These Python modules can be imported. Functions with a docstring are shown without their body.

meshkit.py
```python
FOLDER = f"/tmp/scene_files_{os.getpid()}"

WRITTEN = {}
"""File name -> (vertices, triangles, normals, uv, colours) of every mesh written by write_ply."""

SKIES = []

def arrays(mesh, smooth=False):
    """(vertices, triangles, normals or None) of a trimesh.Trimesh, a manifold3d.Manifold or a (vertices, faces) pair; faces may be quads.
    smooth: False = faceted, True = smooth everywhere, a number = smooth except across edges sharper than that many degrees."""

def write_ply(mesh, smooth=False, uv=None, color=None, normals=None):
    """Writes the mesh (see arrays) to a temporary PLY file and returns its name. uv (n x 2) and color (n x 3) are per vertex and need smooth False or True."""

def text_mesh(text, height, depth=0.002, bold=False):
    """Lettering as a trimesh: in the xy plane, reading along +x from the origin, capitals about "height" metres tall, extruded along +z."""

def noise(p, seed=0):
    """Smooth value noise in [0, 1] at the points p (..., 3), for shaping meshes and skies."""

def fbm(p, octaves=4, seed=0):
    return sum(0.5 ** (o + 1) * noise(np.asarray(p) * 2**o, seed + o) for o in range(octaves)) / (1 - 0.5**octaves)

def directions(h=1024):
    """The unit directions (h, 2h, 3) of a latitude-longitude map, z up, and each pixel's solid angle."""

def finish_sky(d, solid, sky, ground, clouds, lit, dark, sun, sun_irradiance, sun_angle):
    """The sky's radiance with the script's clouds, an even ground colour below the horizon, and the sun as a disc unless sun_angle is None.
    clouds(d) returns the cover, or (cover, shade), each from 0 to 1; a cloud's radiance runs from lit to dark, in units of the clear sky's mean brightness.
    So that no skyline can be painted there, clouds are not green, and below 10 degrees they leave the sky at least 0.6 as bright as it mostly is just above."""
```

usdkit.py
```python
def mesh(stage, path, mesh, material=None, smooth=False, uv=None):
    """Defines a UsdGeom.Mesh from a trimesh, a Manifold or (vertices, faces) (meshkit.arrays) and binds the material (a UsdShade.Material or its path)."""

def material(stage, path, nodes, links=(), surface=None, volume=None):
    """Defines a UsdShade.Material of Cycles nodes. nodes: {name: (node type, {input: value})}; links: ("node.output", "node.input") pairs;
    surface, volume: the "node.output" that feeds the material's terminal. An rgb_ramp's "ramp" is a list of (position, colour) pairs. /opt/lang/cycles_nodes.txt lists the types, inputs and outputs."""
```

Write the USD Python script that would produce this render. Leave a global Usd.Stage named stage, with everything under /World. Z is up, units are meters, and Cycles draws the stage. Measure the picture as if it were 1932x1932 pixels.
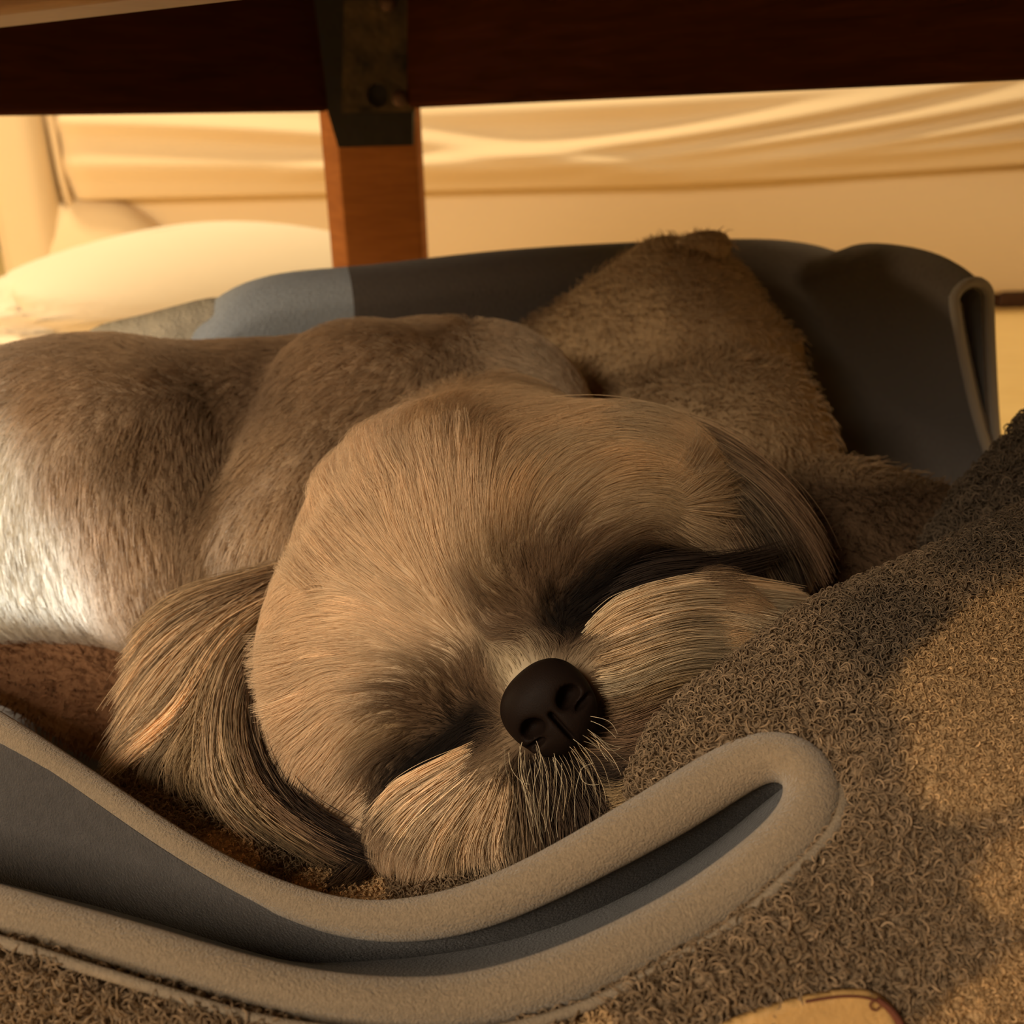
import math, random
import numpy as np
import trimesh, manifold3d, usdkit, meshkit
from scipy.spatial import cKDTree, Delaunay
from scipy.interpolate import RBFInterpolator, CubicSpline
from shapely.geometry import Polygon, LineString, Point
import shapely
from pxr import Usd, UsdGeom, UsdLux, UsdShade, Sdf, Gf, Vt

stage = Usd.Stage.CreateInMemory()
UsdGeom.SetStageUpAxis(stage, 'Z')
UsdGeom.SetStageMetersPerUnit(stage, 1.0)
world = UsdGeom.Xform.Define(stage, '/World')
stage.SetDefaultPrim(world.GetPrim())
rng = np.random.default_rng(7)
random.seed(7)

# ------------------------------------------------------------------ camera
CAM = np.array([0, 0, .32]); PITCH, ROLL, F = math.radians(21), math.radians(1.5), 1900.0
FW = np.array([0, math.cos(PITCH), -math.sin(PITCH)])
_u0 = np.array([0, math.sin(PITCH), math.cos(PITCH)]); _r0 = np.array([1., 0, 0])
RT = math.cos(ROLL) * _r0 - math.sin(ROLL) * _u0
UP = math.sin(ROLL) * _r0 + math.cos(ROLL) * _u0
cam = UsdGeom.Camera.Define(stage, '/World/camera')
cam.AddTransformOp().Set(Gf.Matrix4d(*[float(x) for x in (*RT, 0, *UP, 0, *(-FW), 0, *CAM, 1)]))
cam.CreateHorizontalApertureAttr(36.0); cam.CreateVerticalApertureAttr(36.0)
FOC = 36.0 * F / 1932
cam.CreateFocalLengthAttr(FOC)
cam.CreateFStopAttr(FOC / 2.4); cam.CreateFocusDistanceAttr(.287)
cam.CreateClippingRangeAttr(Gf.Vec2f(.01, 100))
cam.CreateExposureAttr(1.35)

# ------------------------------------------------------------------ lights
def aim(prim, loc, target):
    loc, target = np.array(loc, float), np.array(target, float)
    z = loc - target; z /= np.linalg.norm(z)
    x = np.cross([0, 0, 1.], z); x /= np.linalg.norm(x); y = np.cross(z, x)
    UsdGeom.Xformable(prim).AddTransformOp().Set(Gf.Matrix4d(*[float(v) for v in (*x, 0, *y, 0, *z, 0, *loc, 1)]))
def rect(name, loc, target, w, h, power, color):
    l = UsdLux.RectLight.Define(stage, '/World/' + name)
    aim(l, loc, target)
    l.CreateWidthAttr(w); l.CreateHeightAttr(h); l.CreateIntensityAttr(power); l.CreateColorAttr(Gf.Vec3f(*color))
    return l
# the ceiling lamp over the sofa side, then added lights: a soft fill, a cool spot, a warm side light
rect('ceiling_lamp_light', (-.45, 1.46, 2.3), (-.4, 1.42, 0), .28, .28, 66, (1, .80, .51))
rect('front_fill_light', (-.85, -.95, 1.22), (0, .3, .15), .6, .6, 11.5, (1, .83, .62))  # unseen soft warm fill added for the dog's face
rump_spot = UsdLux.SphereLight.Define(stage, '/World/rump_spot_light')  # narrow cool spot added to brighten only the dog's rump
aim(rump_spot, (-.95, .30, .195), (-.24, .405, .128))
rump_spot.CreateRadiusAttr(.035); rump_spot.CreateIntensityAttr(1250); rump_spot.CreateColorAttr(Gf.Vec3f(.86, .95, 1.0))
leg_fill = UsdLux.SphereLight.Define(stage, '/World/leg_fill_light')  # unseen warm light added for the table leg's left face
aim(leg_fill, (-1.6, .72, .47), (0, .5, .2)); leg_fill.CreateRadiusAttr(.1); leg_fill.CreateIntensityAttr(24); leg_fill.CreateColorAttr(Gf.Vec3f(1, .76, .46))
_sh = UsdLux.ShapingAPI.Apply(rump_spot.GetPrim()); _sh.CreateShapingConeAngleAttr(6.6); _sh.CreateShapingConeSoftnessAttr(.5)
dome = UsdLux.DomeLight.Define(stage, '/World/room_light')
dome.CreateIntensityAttr(.13); dome.CreateColorAttr(Gf.Vec3f(1, .72, .45))

# ------------------------------------------------------------------ helpers
def V(px, py, d):
    """the point seen at a pixel of the photograph, at a depth along the view axis"""
    px, py, d = (np.asarray(a, float) for a in (px, py, d))
    return CAM + d[..., None] * (FW + RT * ((px - 966) / F)[..., None] - UP * ((py - 966) / F)[..., None])
def proj(P):
    q = np.asarray(P) - CAM
    d = q @ FW
    return 966 + F * (q @ RT) / d, 966 - F * (q @ UP) / d, d
def to_local(P):
    q = np.asarray(P) - CAM
    return np.stack([q @ RT, q @ UP, q @ FW], -1)
def to_world(L):
    return CAM + L[..., :1] * RT + L[..., 1:2] * UP + L[..., 2:3] * FW
def LV(px, py, d):
    return np.array([(px - 966) / F * d, -(py - 966) / F * d, d])

used = {}
def numbered(parent, name):
    k = (parent, name); n = used.get(k, 0); used[k] = n + 1
    return name if n == 0 else f'{name}_{n:03d}'
def path_of(name, parent):
    base = '/World' if parent is None else str(parent.GetPath())
    return base + '/' + numbered(base, name)
def tag(prim, label=None, cat=None, group=None, kind=None):
    for k, v in (('label', label), ('category', cat), ('group', group), ('kind', kind)):
        if v: prim.SetCustomDataByKey(k, v)
    return prim
def thing(name, label, cat, loc=(0, 0, 0), **kw):
    x = UsdGeom.Xform.Define(stage, path_of(name, None))
    return tag(x.GetPrim(), label, cat, **kw)
def obj(name, mesh, mat, parent=None, smooth=30, col=None, label=None, kind=None):
    if col is not None: smooth = True
    m = usdkit.mesh(stage, path_of(name, parent), mesh, mat, smooth=smooth)
    if col is not None:
        UsdGeom.PrimvarsAPI(m).CreatePrimvar('col', Sdf.ValueTypeNames.Color3fArray, 'vertex').Set(Vt.Vec3fArray.FromNumpy(np.asarray(col, np.float32)))
    return tag(m.GetPrim(), label, kind=kind)
def curves(name, pts, width, mat, parent, col=None, label=None, kind='stuff'):
    """pts (n, k, 3); width (n, k) or (k,); col (n, k, 3) or (n, 3)"""
    n, k = pts.shape[:2]
    c = UsdGeom.BasisCurves.Define(stage, path_of(name, parent))
    c.CreateTypeAttr('linear')
    c.CreatePointsAttr(Vt.Vec3fArray.FromNumpy(pts.reshape(-1, 3).astype(np.float32)))
    c.CreateCurveVertexCountsAttr(Vt.IntArray.FromNumpy(np.full(n, k, np.int32)))
    w = np.broadcast_to(np.asarray(width, np.float32), (n, k)).reshape(-1)
    c.CreateWidthsAttr(Vt.FloatArray.FromNumpy(np.ascontiguousarray(w))); c.SetWidthsInterpolation('vertex')
    if col is not None:
        col = np.asarray(col, np.float32)
        if col.ndim == 2: col = np.repeat(col[:, None], k, 1)
        UsdGeom.PrimvarsAPI(c).CreatePrimvar('col', Sdf.ValueTypeNames.Color3fArray, 'vertex').Set(Vt.Vec3fArray.FromNumpy(np.ascontiguousarray(col.reshape(-1, 3))))
    UsdShade.MaterialBindingAPI.Apply(c.GetPrim()).Bind(mat)
    return tag(c.GetPrim(), label, kind=kind)

def spline(pts, n=None, closed=False, step=None):
    pts = np.asarray(pts, float)
    if closed: pts = np.vstack([pts, pts[:1]])
    t = np.r_[0, np.cumsum(np.linalg.norm(np.diff(pts[:, :2], axis=0), axis=1) ** .5 + 1e-9)]
    cs = CubicSpline(t, pts, bc_type='periodic' if closed else 'natural')
    if n is None:
        L = np.linalg.norm(np.diff(cs(np.linspace(0, t[-1], 400))[:, :2], axis=0), axis=1).sum()
        n = max(8, int(L / step))
    f = cs(np.linspace(0, t[-1], 2000))
    s = np.r_[0, np.cumsum(np.linalg.norm(np.diff(f[:, :2], axis=0), axis=1))]
    q = np.linspace(0, s[-1], n + 1 if closed else n)
    out = np.stack([np.interp(q, s, f[:, k]) for k in range(f.shape[1])], 1)
    return out[:-1] if closed else out

def grid_mesh(P, closed_u=False):
    """P (nu, nv, 3) -> vertices, faces"""
    nu, nv = P.shape[:2]
    i, j = np.meshgrid(np.arange(nu if closed_u else nu - 1), np.arange(nv - 1), indexing='ij')
    a, b = i * nv + j, ((i + 1) % nu) * nv + j
    q = np.stack([a, b, b + 1, a + 1], -1).reshape(-1, 4)
    return P.reshape(-1, 3), np.vstack([q[:, [0, 1, 2]], q[:, [0, 2, 3]]])
def vnormals(v, f):
    n = np.zeros_like(v); c = np.cross(v[f[:, 1]] - v[f[:, 0]], v[f[:, 2]] - v[f[:, 0]])
    for k in range(3): np.add.at(n, f[:, k], c)
    return n / np.maximum(np.linalg.norm(n, axis=1, keepdims=True), 1e-12)
def shell(P, t):
    """a grid sheet P (nu, nv, 3) given thickness t, closed all round"""
    nu, nv = P.shape[:2]
    v, f = grid_mesh(P); n = vnormals(v, f)
    v2 = v - n * t
    idx = np.arange(nu * nv).reshape(nu, nv)
    loop = np.r_[idx[:, 0], idx[-1, 1:], idx[-2::-1, -1], idx[0, -2:0:-1]]
    nx = np.roll(loop, -1); N = nu * nv
    side = np.vstack([np.stack([loop, loop + N, nx + N], 1), np.stack([loop, nx + N, nx], 1)])
    m = trimesh.Trimesh(np.vstack([v, v2]), np.vstack([f, f[:, ::-1] + N, side]), process=False)
    m.fix_normals()
    return m
def tube(P, r, sides=14, flat=None, caps=True):
    """a tube along P (n, 3), radius r scalar or (n,)"""
    P = np.asarray(P, float); n = len(P); r = np.broadcast_to(np.asarray(r, float), (n,))
    t = np.gradient(P, axis=0); t /= np.linalg.norm(t, axis=1, keepdims=True)
    a = np.cross(t, np.broadcast_to([0, 0, 1.], t.shape)); a /= np.maximum(np.linalg.norm(a, axis=1, keepdims=True), 1e-9)
    for k in range(1, n):
        w = a[k - 1] - t[k] * (a[k - 1] @ t[k]); a[k] = w / np.linalg.norm(w)
    b = np.cross(t, a); th = np.arange(sides) * 2 * np.pi / sides
    ring = P[:, None] + r[:, None, None] * (np.cos(th)[None, :, None] * a[:, None] + np.sin(th)[None, :, None] * b[:, None])
    v = ring.reshape(-1, 3); i, j = np.meshgrid(np.arange(n - 1), np.arange(sides), indexing='ij')
    q = np.stack([i * sides + j, i * sides + (j + 1) % sides, (i + 1) * sides + (j + 1) % sides, (i + 1) * sides + j], -1).reshape(-1, 4)
    f = [q[:, [0, 1, 2]], q[:, [0, 2, 3]]]
    if caps:
        v = np.vstack([v, P[:1], P[-1:]]); s = np.arange(sides)
        f += [np.stack([np.full(sides, len(v) - 2), (s + 1) % sides, s], 1), np.stack([np.full(sides, len(v) - 1), (n - 1) * sides + s, (n - 1) * sides + (s + 1) % sides], 1)]
    m = trimesh.Trimesh(v, np.vstack(f), process=False); m.fix_normals()
    return m
def shep(ctrl, vals, s=40., p=2.):
    """smooth interpolation of values given at pixels"""
    ctrl, vals = np.asarray(ctrl, float), np.asarray(vals, float)
    def f(px, py):
        q = np.stack([np.asarray(px, float), np.asarray(py, float)], -1)
        d2 = ((q[..., None, :] - ctrl) ** 2).sum(-1)
        w = 1 / (d2 + s * s) ** p
        return (w[..., None] * vals).sum(-2) / w.sum(-1)[..., None]
    return f
def depth_field(ctrl, smooth=1e-6):
    ctrl = np.asarray(ctrl, float)
    return lambda px, py, R=RBFInterpolator(ctrl[:, :2] / 1000, ctrl[:, 2], kernel='thin_plate_spline', smoothing=smooth): R(np.stack([px, py], -1) / 1000)
def pillow(poly, ctrl, T, W, step=14, rough=0., rscale=60., seed=0, back=1.0, straight=False):
    """a stuffed form: its outline (pixels) and front (pixel, depth) come from the photograph, T is half its thickness, W how far in from the edge it rounds off.
    Returns the mesh, front vertex pixels and count of front vertices."""
    outline = np.asarray(poly, float)
    if not straight: outline = spline(outline, closed=True, step=step)
    pg = Polygon(outline).buffer(0)
    if pg.geom_type != 'Polygon': pg = max(pg.geoms, key=lambda g: g.area)
    ring = np.array(pg.exterior.segmentize(step * 1.2).coords)[:-1]
    x0, y0, x1, y1 = pg.bounds
    gx, gy = np.meshgrid(np.arange(x0, x1, step), np.arange(y0, y1, step * .87), indexing='ij')
    gx = gx + (np.arange(gx.shape[1]) % 2)[None] * step / 2
    q = np.stack([gx.ravel(), gy.ravel()], 1)
    inner = q[shapely.contains_xy(pg.buffer(-step * .55), q[:, 0], q[:, 1])]
    pts = np.vstack([ring, inner]); nb = len(ring)
    tri = Delaunay(pts).simplices
    c = pts[tri].mean(1)
    tri = tri[shapely.contains_xy(pg, c[:, 0], c[:, 1])]
    a = pts[tri]; cr = (a[:, 1, 0] - a[:, 0, 0]) * (a[:, 2, 1] - a[:, 0, 1]) - (a[:, 1, 1] - a[:, 0, 1]) * (a[:, 2, 0] - a[:, 0, 0])
    tri = tri[np.abs(cr) > 1e-6]; cr = cr[np.abs(cr) > 1e-6]
    tri = np.where((cr > 0)[:, None], tri[:, ::-1], tri)
    s = np.clip(shapely.distance(shapely.points(pts), pg.exterior) / W, 0, 1); s[:nb] = 0
    h = T * np.sqrt(np.maximum(1 - (1 - s) ** 2, 0))
    d = depth_field(ctrl)(pts[:, 0], pts[:, 1])
    if rough:
        d = d - rough * (meshkit.fbm(np.c_[pts / rscale, np.full(len(pts), seed * 3.7)], 3, seed) - .5) * 2 * np.minimum(1, s * 2)
    front = V(pts[:, 0], pts[:, 1], d + T - h)
    bk = V(pts[nb:, 0], pts[nb:, 1], (d + T + h * back)[nb:])
    n = len(pts)
    remap = np.r_[np.arange(nb), n + np.arange(n - nb)]
    m = trimesh.Trimesh(np.vstack([front, bk]), np.vstack([tri, remap[tri][:, ::-1]]), process=False)
    m.fix_normals()
    return m, pts, n
def M3(m):
    return manifold3d.Manifold(manifold3d.Mesh(np.asarray(m.vertices, np.float32), np.asarray(m.faces, np.uint32)))
def T3(m):
    g = m.to_mesh(); return trimesh.Trimesh(g.vert_properties[:, :3], g.tri_verts, process=False)
def board(size, r=.003, T=None):
    """a bevelled board of the given size, centred"""
    m = manifold3d.Manifold
    s = np.array(size) / 2 - r
    b = m.batch_hull([m.sphere(r, 12).translate([sx * s[0], sy * s[1], sz * s[2]]) for sx in (-1, 1) for sy in (-1, 1) for sz in (-1, 1)])
    t = T3(b)
    if T is not None: t.apply_transform(T)
    return t
def frame(origin, ex, ey, ez=(0, 0, 1)):
    M = np.eye(4); M[:3, 0], M[:3, 1], M[:3, 2], M[:3, 3] = ex, ey, ez, origin
    return M
def surface_net(f, lo, hi, h):
    """the zero surface of f (n, 3) -> (n,), negative inside, in a box, at grid size h"""
    ax = [np.arange(lo[k], hi[k] + h, h) for k in range(3)]
    G = np.stack(np.meshgrid(*ax, indexing='ij'), -1); S = G.shape[:3]
    val = np.concatenate([f(c) for c in np.array_split(G.reshape(-1, 3), 40)]).reshape(S)
    ins = val < 0
    cs = tuple(s - 1 for s in S)
    acc, cnt = np.zeros(cs + (3,)), np.zeros(cs)
    for axis in range(3):
        o = [k for k in range(3) if k != axis]
        sl0 = [slice(None)] * 3; sl1 = [slice(None)] * 3
        sl0[axis], sl1[axis] = slice(0, -1), slice(1, None)
        a, b = val[tuple(sl0)], val[tuple(sl1)]
        cross = (a < 0) != (b < 0)
        t = np.where(cross, a / np.where(cross, a - b, 1), 0)
        P = G[tuple(sl0)].copy(); P[..., axis] += t * h
        P *= cross[..., None]
        for da in (0, 1):
            for db in (0, 1):
                s2 = [slice(None)] * 3
                s2[o[0]] = slice(da, S[o[0]] - 1 + da); s2[o[1]] = slice(db, S[o[1]] - 1 + db)
                acc += P[tuple(s2)]; cnt += cross[tuple(s2)]
    on = cnt > 0
    ids = np.full(cs, -1); ids[on] = np.arange(on.sum())
    v = acc[on] / cnt[on][:, None]
    faces = []
    for axis in range(3):
        o = [(axis + 1) % 3, (axis + 2) % 3]
        sl0 = [slice(1, -1)] * 3; sl1 = [slice(1, -1)] * 3
        sl0[axis], sl1[axis] = slice(0, -1), slice(1, None)
        a, b = ins[tuple(sl0)], ins[tuple(sl1)]
        w = np.argwhere(a != b); flip = a[a != b]
        c = w.copy(); c[:, o[0]] += 1; c[:, o[1]] += 1
        def cell(d0, d1):
            k = c.copy(); k[:, o[0]] -= d0; k[:, o[1]] -= d1
            return ids[k[:, 0], k[:, 1], k[:, 2]]
        q = np.stack([cell(0, 0), cell(1, 0), cell(1, 1), cell(0, 1)], 1)
        q = np.where(flip[:, None], q, q[:, ::-1])
        faces.append(q)
    q = np.vstack(faces)
    fc = np.vstack([q[:, [0, 1, 2]], q[:, [0, 2, 3]]])
    return v, fc

# ------------------------------------------------------------------ materials
LK = '/World/Looks/'
def mat(name, color, rough=.8, bump=0., bscale=200., var=0., vscale=30., sheen=0., spec=.3, metallic=0., detail=3.):
    """an even material; color None reads the mesh's own colours"""
    n = {'p': ('principled_bsdf', {'roughness': rough, 'specular_ior_level': spec, 'sheen_weight': sheen, 'sheen_roughness': .4, 'metallic': metallic}), 'g': ('geometry', {})}
    l = []
    src = None
    if color is None:
        n['a'] = ('attribute', {'attribute': 'col'}); src = 'a.color'
    else:
        n['c'] = ('color', {'value': color}); src = 'c.color'
    if var:
        n['vn'] = ('noise_texture', {'scale': vscale, 'detail': 4., 'roughness': .6})
        n['vr'] = ('map_range', {'from_min': .3, 'from_max': .7, 'to_min': 1 - var, 'to_max': 1 + var})
        n['vm'] = ('mix_color', {'blend_type': 'multiply', 'fac': 1.0, 'use_clamp': False})
        n['vc'] = ('combine_color', {})
        l += [('g.position', 'vn.vector'), ('vn.fac', 'vr.value'), ('vr.result', 'vc.r'), ('vr.result', 'vc.g'), ('vr.result', 'vc.b'), (src, 'vm.a'), ('vc.color', 'vm.b')]
        src = 'vm.result'
    l.append((src, 'p.base_color'))
    if bump:
        n['bn'] = ('noise_texture', {'scale': bscale, 'detail': detail, 'roughness': .6})
        n['b'] = ('bump', {'strength': 1.0, 'distance': bump})
        l += [('g.position', 'bn.vector'), ('bn.fac', 'b.height'), ('b.normal', 'p.normal')]
    return usdkit.material(stage, LK + name, n, l, surface='p.BSDF')
def wood(name, dark, light, rough=.45, scale=(6, 6, 60), spec=.4):
    return usdkit.material(stage, LK + name, {
        'g': ('geometry', {}), 'm': ('mapping', {'scale': scale}),
        'n': ('noise_texture', {'scale': 3., 'detail': 6., 'roughness': .65, 'distortion': .6}),
        'r': ('rgb_ramp', {'ramp': [(.3, dark), (.7, light)]}),
        'b': ('bump', {'strength': .4, 'distance': .001}),
        'p': ('principled_bsdf', {'roughness': rough, 'specular_ior_level': spec})},
        [('g.position', 'm.vector'), ('m.vector', 'n.vector'), ('n.fac', 'r.fac'), ('r.color', 'p.base_color'), ('n.fac', 'b.height'), ('b.normal', 'p.normal')], surface='p.BSDF')
def fur_mat(name, rough=.55, spec=.25):
    return usdkit.material(stage, LK + name, {'a': ('attribute', {'attribute': 'col'}), 'p': ('principled_bsdf', {'roughness': rough, 'specular_ior_level': spec}),
        't': ('translucent_bsdf', {}), 'x': ('mix_closure', {'fac': .25})},
        [('a.color', 'p.base_color'), ('a.color', 't.color'), ('p.BSDF', 'x.closure1'), ('t.BSDF', 'x.closure2')], surface='x.closure')

M_fur = fur_mat('dog_hair', .6, .15)
M_skin = mat('dog_coat', None, .9, spec=.1)
M_nose = mat('nose_leather', (.010, .006, .0045), .5, bump=.0001, bscale=2600, spec=.05)
M_plush = fur_mat('blanket_pile', .8, .1)
M_plush_base = mat('blanket_cloth', None, 1., bump=.003, bscale=260, spec=.05)
M_sherpa = fur_mat('sherpa_curl', .85, .1)
M_sherpa_base = mat('sherpa_cloth', None, 1., bump=.0025, bscale=500, spec=.05)
M_fleece = mat('grey_fleece', (.150, .125, .105), .95, bump=.0012, bscale=900, var=.10, vscale=500, sheen=.25, spec=.1)
M_lining = mat('dark_grey_lining', (.062, .056, .054), .95, bump=.0008, bscale=1200, var=.12, vscale=300, sheen=.15, spec=.1)
M_binding = mat('binding_fleece', (.245, .186, .124), .95, bump=.0009, bscale=1500, var=.14, vscale=900, sheen=.3, spec=.1)
M_piping = mat('piping_cord', (.22, .172, .12), .8, bump=.0006, bscale=2000, var=.15, vscale=700)
M_label = mat('leather_label', (.42, .25, .09), .6, bump=.0003, bscale=800, var=.13, vscale=170)
M_stitch = mat('label_stitching', (.10, .03, .015), .8)
M_wood = wood('dark_table_wood', (.030, .0095, .0045), (.062, .018, .008), rough=.8, spec=.02)
M_wood_pale = wood('orange_leg_wood', (.30, .105, .028), (.44, .165, .045), rough=.7, spec=.1)
M_block = mat('black_corner_block', (.012, .008, .006), .6, bump=.001, bscale=80)
M_bracket = mat('tarnished_bracket', (.045, .027, .011), .65, bump=.0015, bscale=150, var=.9, vscale=55, spec=.3)
M_bolt = mat('bolt_metal', (.10, .055, .04), .5, metallic=.4)
M_batten = wood('pale_batten_wood', (.17, .09, .045), (.24, .135, .07), spec=.1)
M_cover = mat('cream_slipcover', (.78, .62, .40), .9, bump=.001, bscale=600, sheen=.2, spec=.1)
M_pouf = mat('pale_pouf_cloth', (.84, .72, .54), .9, bump=.001, bscale=500, sheen=.2, spec=.1)
M_foot = wood('sofa_foot_wood', (.035, .012, .006), (.06, .022, .01))
M_floor = wood('honey_floor_wood', (.74, .52, .21), (.86, .64, .29), rough=.4, scale=(4, 30, 4))
M_wall = mat('plaster_wall', (.55, .50, .40), .9, bump=.001, bscale=60)
M_green = mat('green_wall', (.26, .27, .15), .9, bump=.001, bscale=60)
M_ceil = mat('ceiling_paint', (.75, .72, .66), .9)

# ------------------------------------------------------------------ the room
def slab(name, lo, hi, m, kind='structure'):
    lo, hi = np.array(lo, float), np.array(hi, float)
    b = trimesh.creation.box(hi - lo); b.apply_translation((lo + hi) / 2)
    return obj(name, b, m, None, smooth=False, kind=kind)
slab('floor', (-2.3, -1.8, -.05), (2.6, 3.2, 0), M_floor)
slab('ceiling', (-2.3, -1.8, 2.4), (2.6, 3.2, 2.45), M_ceil)
slab('wall_back', (-2.3, 3.15, 0), (2.6, 3.2, 2.4), M_green)
slab('wall_left', (-2.35, -1.8, 0), (-2.3, 3.2, 2.4), M_wall)
slab('wall_right', (2.6, -1.8, 0), (2.65, 3.2, 2.4), M_wall)
slab('wall_front', (-2.3, -1.85, 0), (2.6, -1.8, 2.4), M_wall)

# ------------------------------------------------------------------ sofa
def at_y(px, py, Y):
    q = FW + RT * ((px - 966) / F) - UP * ((py - 966) / F)
    return CAM + q * Y / q[1]
sofa = thing('sofa', 'long cream slipcovered sofa standing behind the coffee table leg', 'sofa')
def rounded_sheet(P, t): return shell(P, t)
SX0, SX1 = -.80, 1.75
def plain_box(lo, hi, r=.03):
    lo, hi = np.array(lo, float), np.array(hi, float)
    t = board(hi - lo, r); t.apply_translation((lo + hi) / 2); return t
obj('seat_base', plain_box((SX0 - .06, 1.763, .024), (SX1, 2.45, .240), .012), M_cover, sofa)
obj('backrest', plain_box((SX0 - .06, 2.40, .03), (SX1, 2.62, .80), .05), M_cover, sofa)
# arm at the left: an upright front panel over a rounded skirt roll
arm = plain_box((-.830, 1.70, .03), (-.735, 2.5, .56), .03)
obj('armrest', arm, M_cover, sofa)
sk = spline([(-1.0, 0, .0), (-.97, 0, .15), (-.93, 0, .20), (-.86, 0, .21), (-.79, 0, .19), (-.70, 0, .13), (-.62, 0, .05), (-.60, 0, .0)], 30) if False else None
def skirt():
    prof = CubicSpline([0, .15, .35, .55, .75, 1], [.16, .215, .228, .215, .14, .04])
    u = np.linspace(0, 1, 30); x = -.82 + u * .36
    w = np.linspace(0, 1, 14)
    P = np.array([[(xx, 1.68 + .05 * (2 * abs(b - .0)) ** 2 * .5 - .0 + .07 * max(0, b - .75) * 4, .01 + (prof(uu) - .01) * min(1, b * 1.25) if b < .8 else prof(uu)) for b in w] for uu, xx in zip(u, x)])
    return shell(P, .02)
obj('arm_skirt', skirt(), M_cover, sofa, smooth=60)
for fx in (-.9, .885, 1.65):
    f_ = trimesh.creation.cone(.03, .06, sections=20); f_ = trimesh.creation.cylinder(.022, .05, sections=20)
    b_ = board((.05, .05, .04), .004); b_.apply_translation((fx, 1.79, .02)); obj('foot', b_, M_foot, sofa)

# seat cushion in a loose cover with long draped folds
def cushion_sheet():
    nu, nv = 220, 60
    x = np.linspace(-.722, SX1 - .02, nu); w = np.linspace(0, 1, nv)
    X, Wd = np.meshgrid(x, w, indexing='ij')
    sag = .222 + .022 * np.clip((X - .25) / .7, 0, 1) ** 1.3
    top = .375
    Z = sag + (top - sag) * Wd
    Y = np.full_like(X, 1.732)
    Y -= .02 * np.sin(np.pi * np.clip(Wd, 0, 1)) ** .6
    folds = [(-.75, .1, .80, .30, .30, .014, .10), (-.7, .3, .35, .12, .10, .012, .12), (-.14, .75, .30, .60, .95, .020, .085), (.05, .95, .24, .46, .90, .020, .09), (.35, 1.2, .22, .40, .95, .018, .085),
             (-.1, .5, .78, .80, .88, .014, .11), (.55, 1.5, .20, .33, .80, .016, .075)]
    for x0, x1, w0, wm, w1, amp, sg in folds:
        t = (X - x0) / (x1 - x0); tt = np.clip(t, -.25, 1.25)
        c = w0 + (w1 - w0) * (.35 * tt + .65 * np.sign(tt) * np.abs(tt) ** 2.0)
        env = np.clip(1.15 - np.abs(t - .5) * 1.5, 0, 1) ** .7
        Y -= 1.5 * amp * env * np.exp(-((Wd - c) / sg) ** 2)
    end = np.clip((X - x[0]) / .06, 0, 1)
    Y += .06 * (1 - np.sqrt(np.maximum(0, 1 - (1 - end) ** 2)))
    P = np.stack([X, Y, Z], -1)
    tw = np.linspace(0, 1, 18)[1:]
    Ptop = np.stack([np.broadcast_to(X[:, -1:], (nu, 17)), Y[:, -1:] + .03 * np.sin(tw * np.pi / 2)[None] + tw[None] * .62, top + .03 * np.sin(np.minimum(1, tw * 4) * np.pi / 2)[None] + 0 * X[:, :1]], -1)
    Pb = np.stack([X[:, :1] + 0 * tw[None, :6], Y[:, :1] + np.linspace(.5, .02, 6)[None], Z[:, :1] + 0 * tw[None, :6]], -1)
    return shell(np.concatenate([Pb, P, Ptop], 1), .02)
cu = thing('seat_cushion', 'loose cream seat cushion with long draped folds lying on the sofa', 'cushion')
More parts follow.
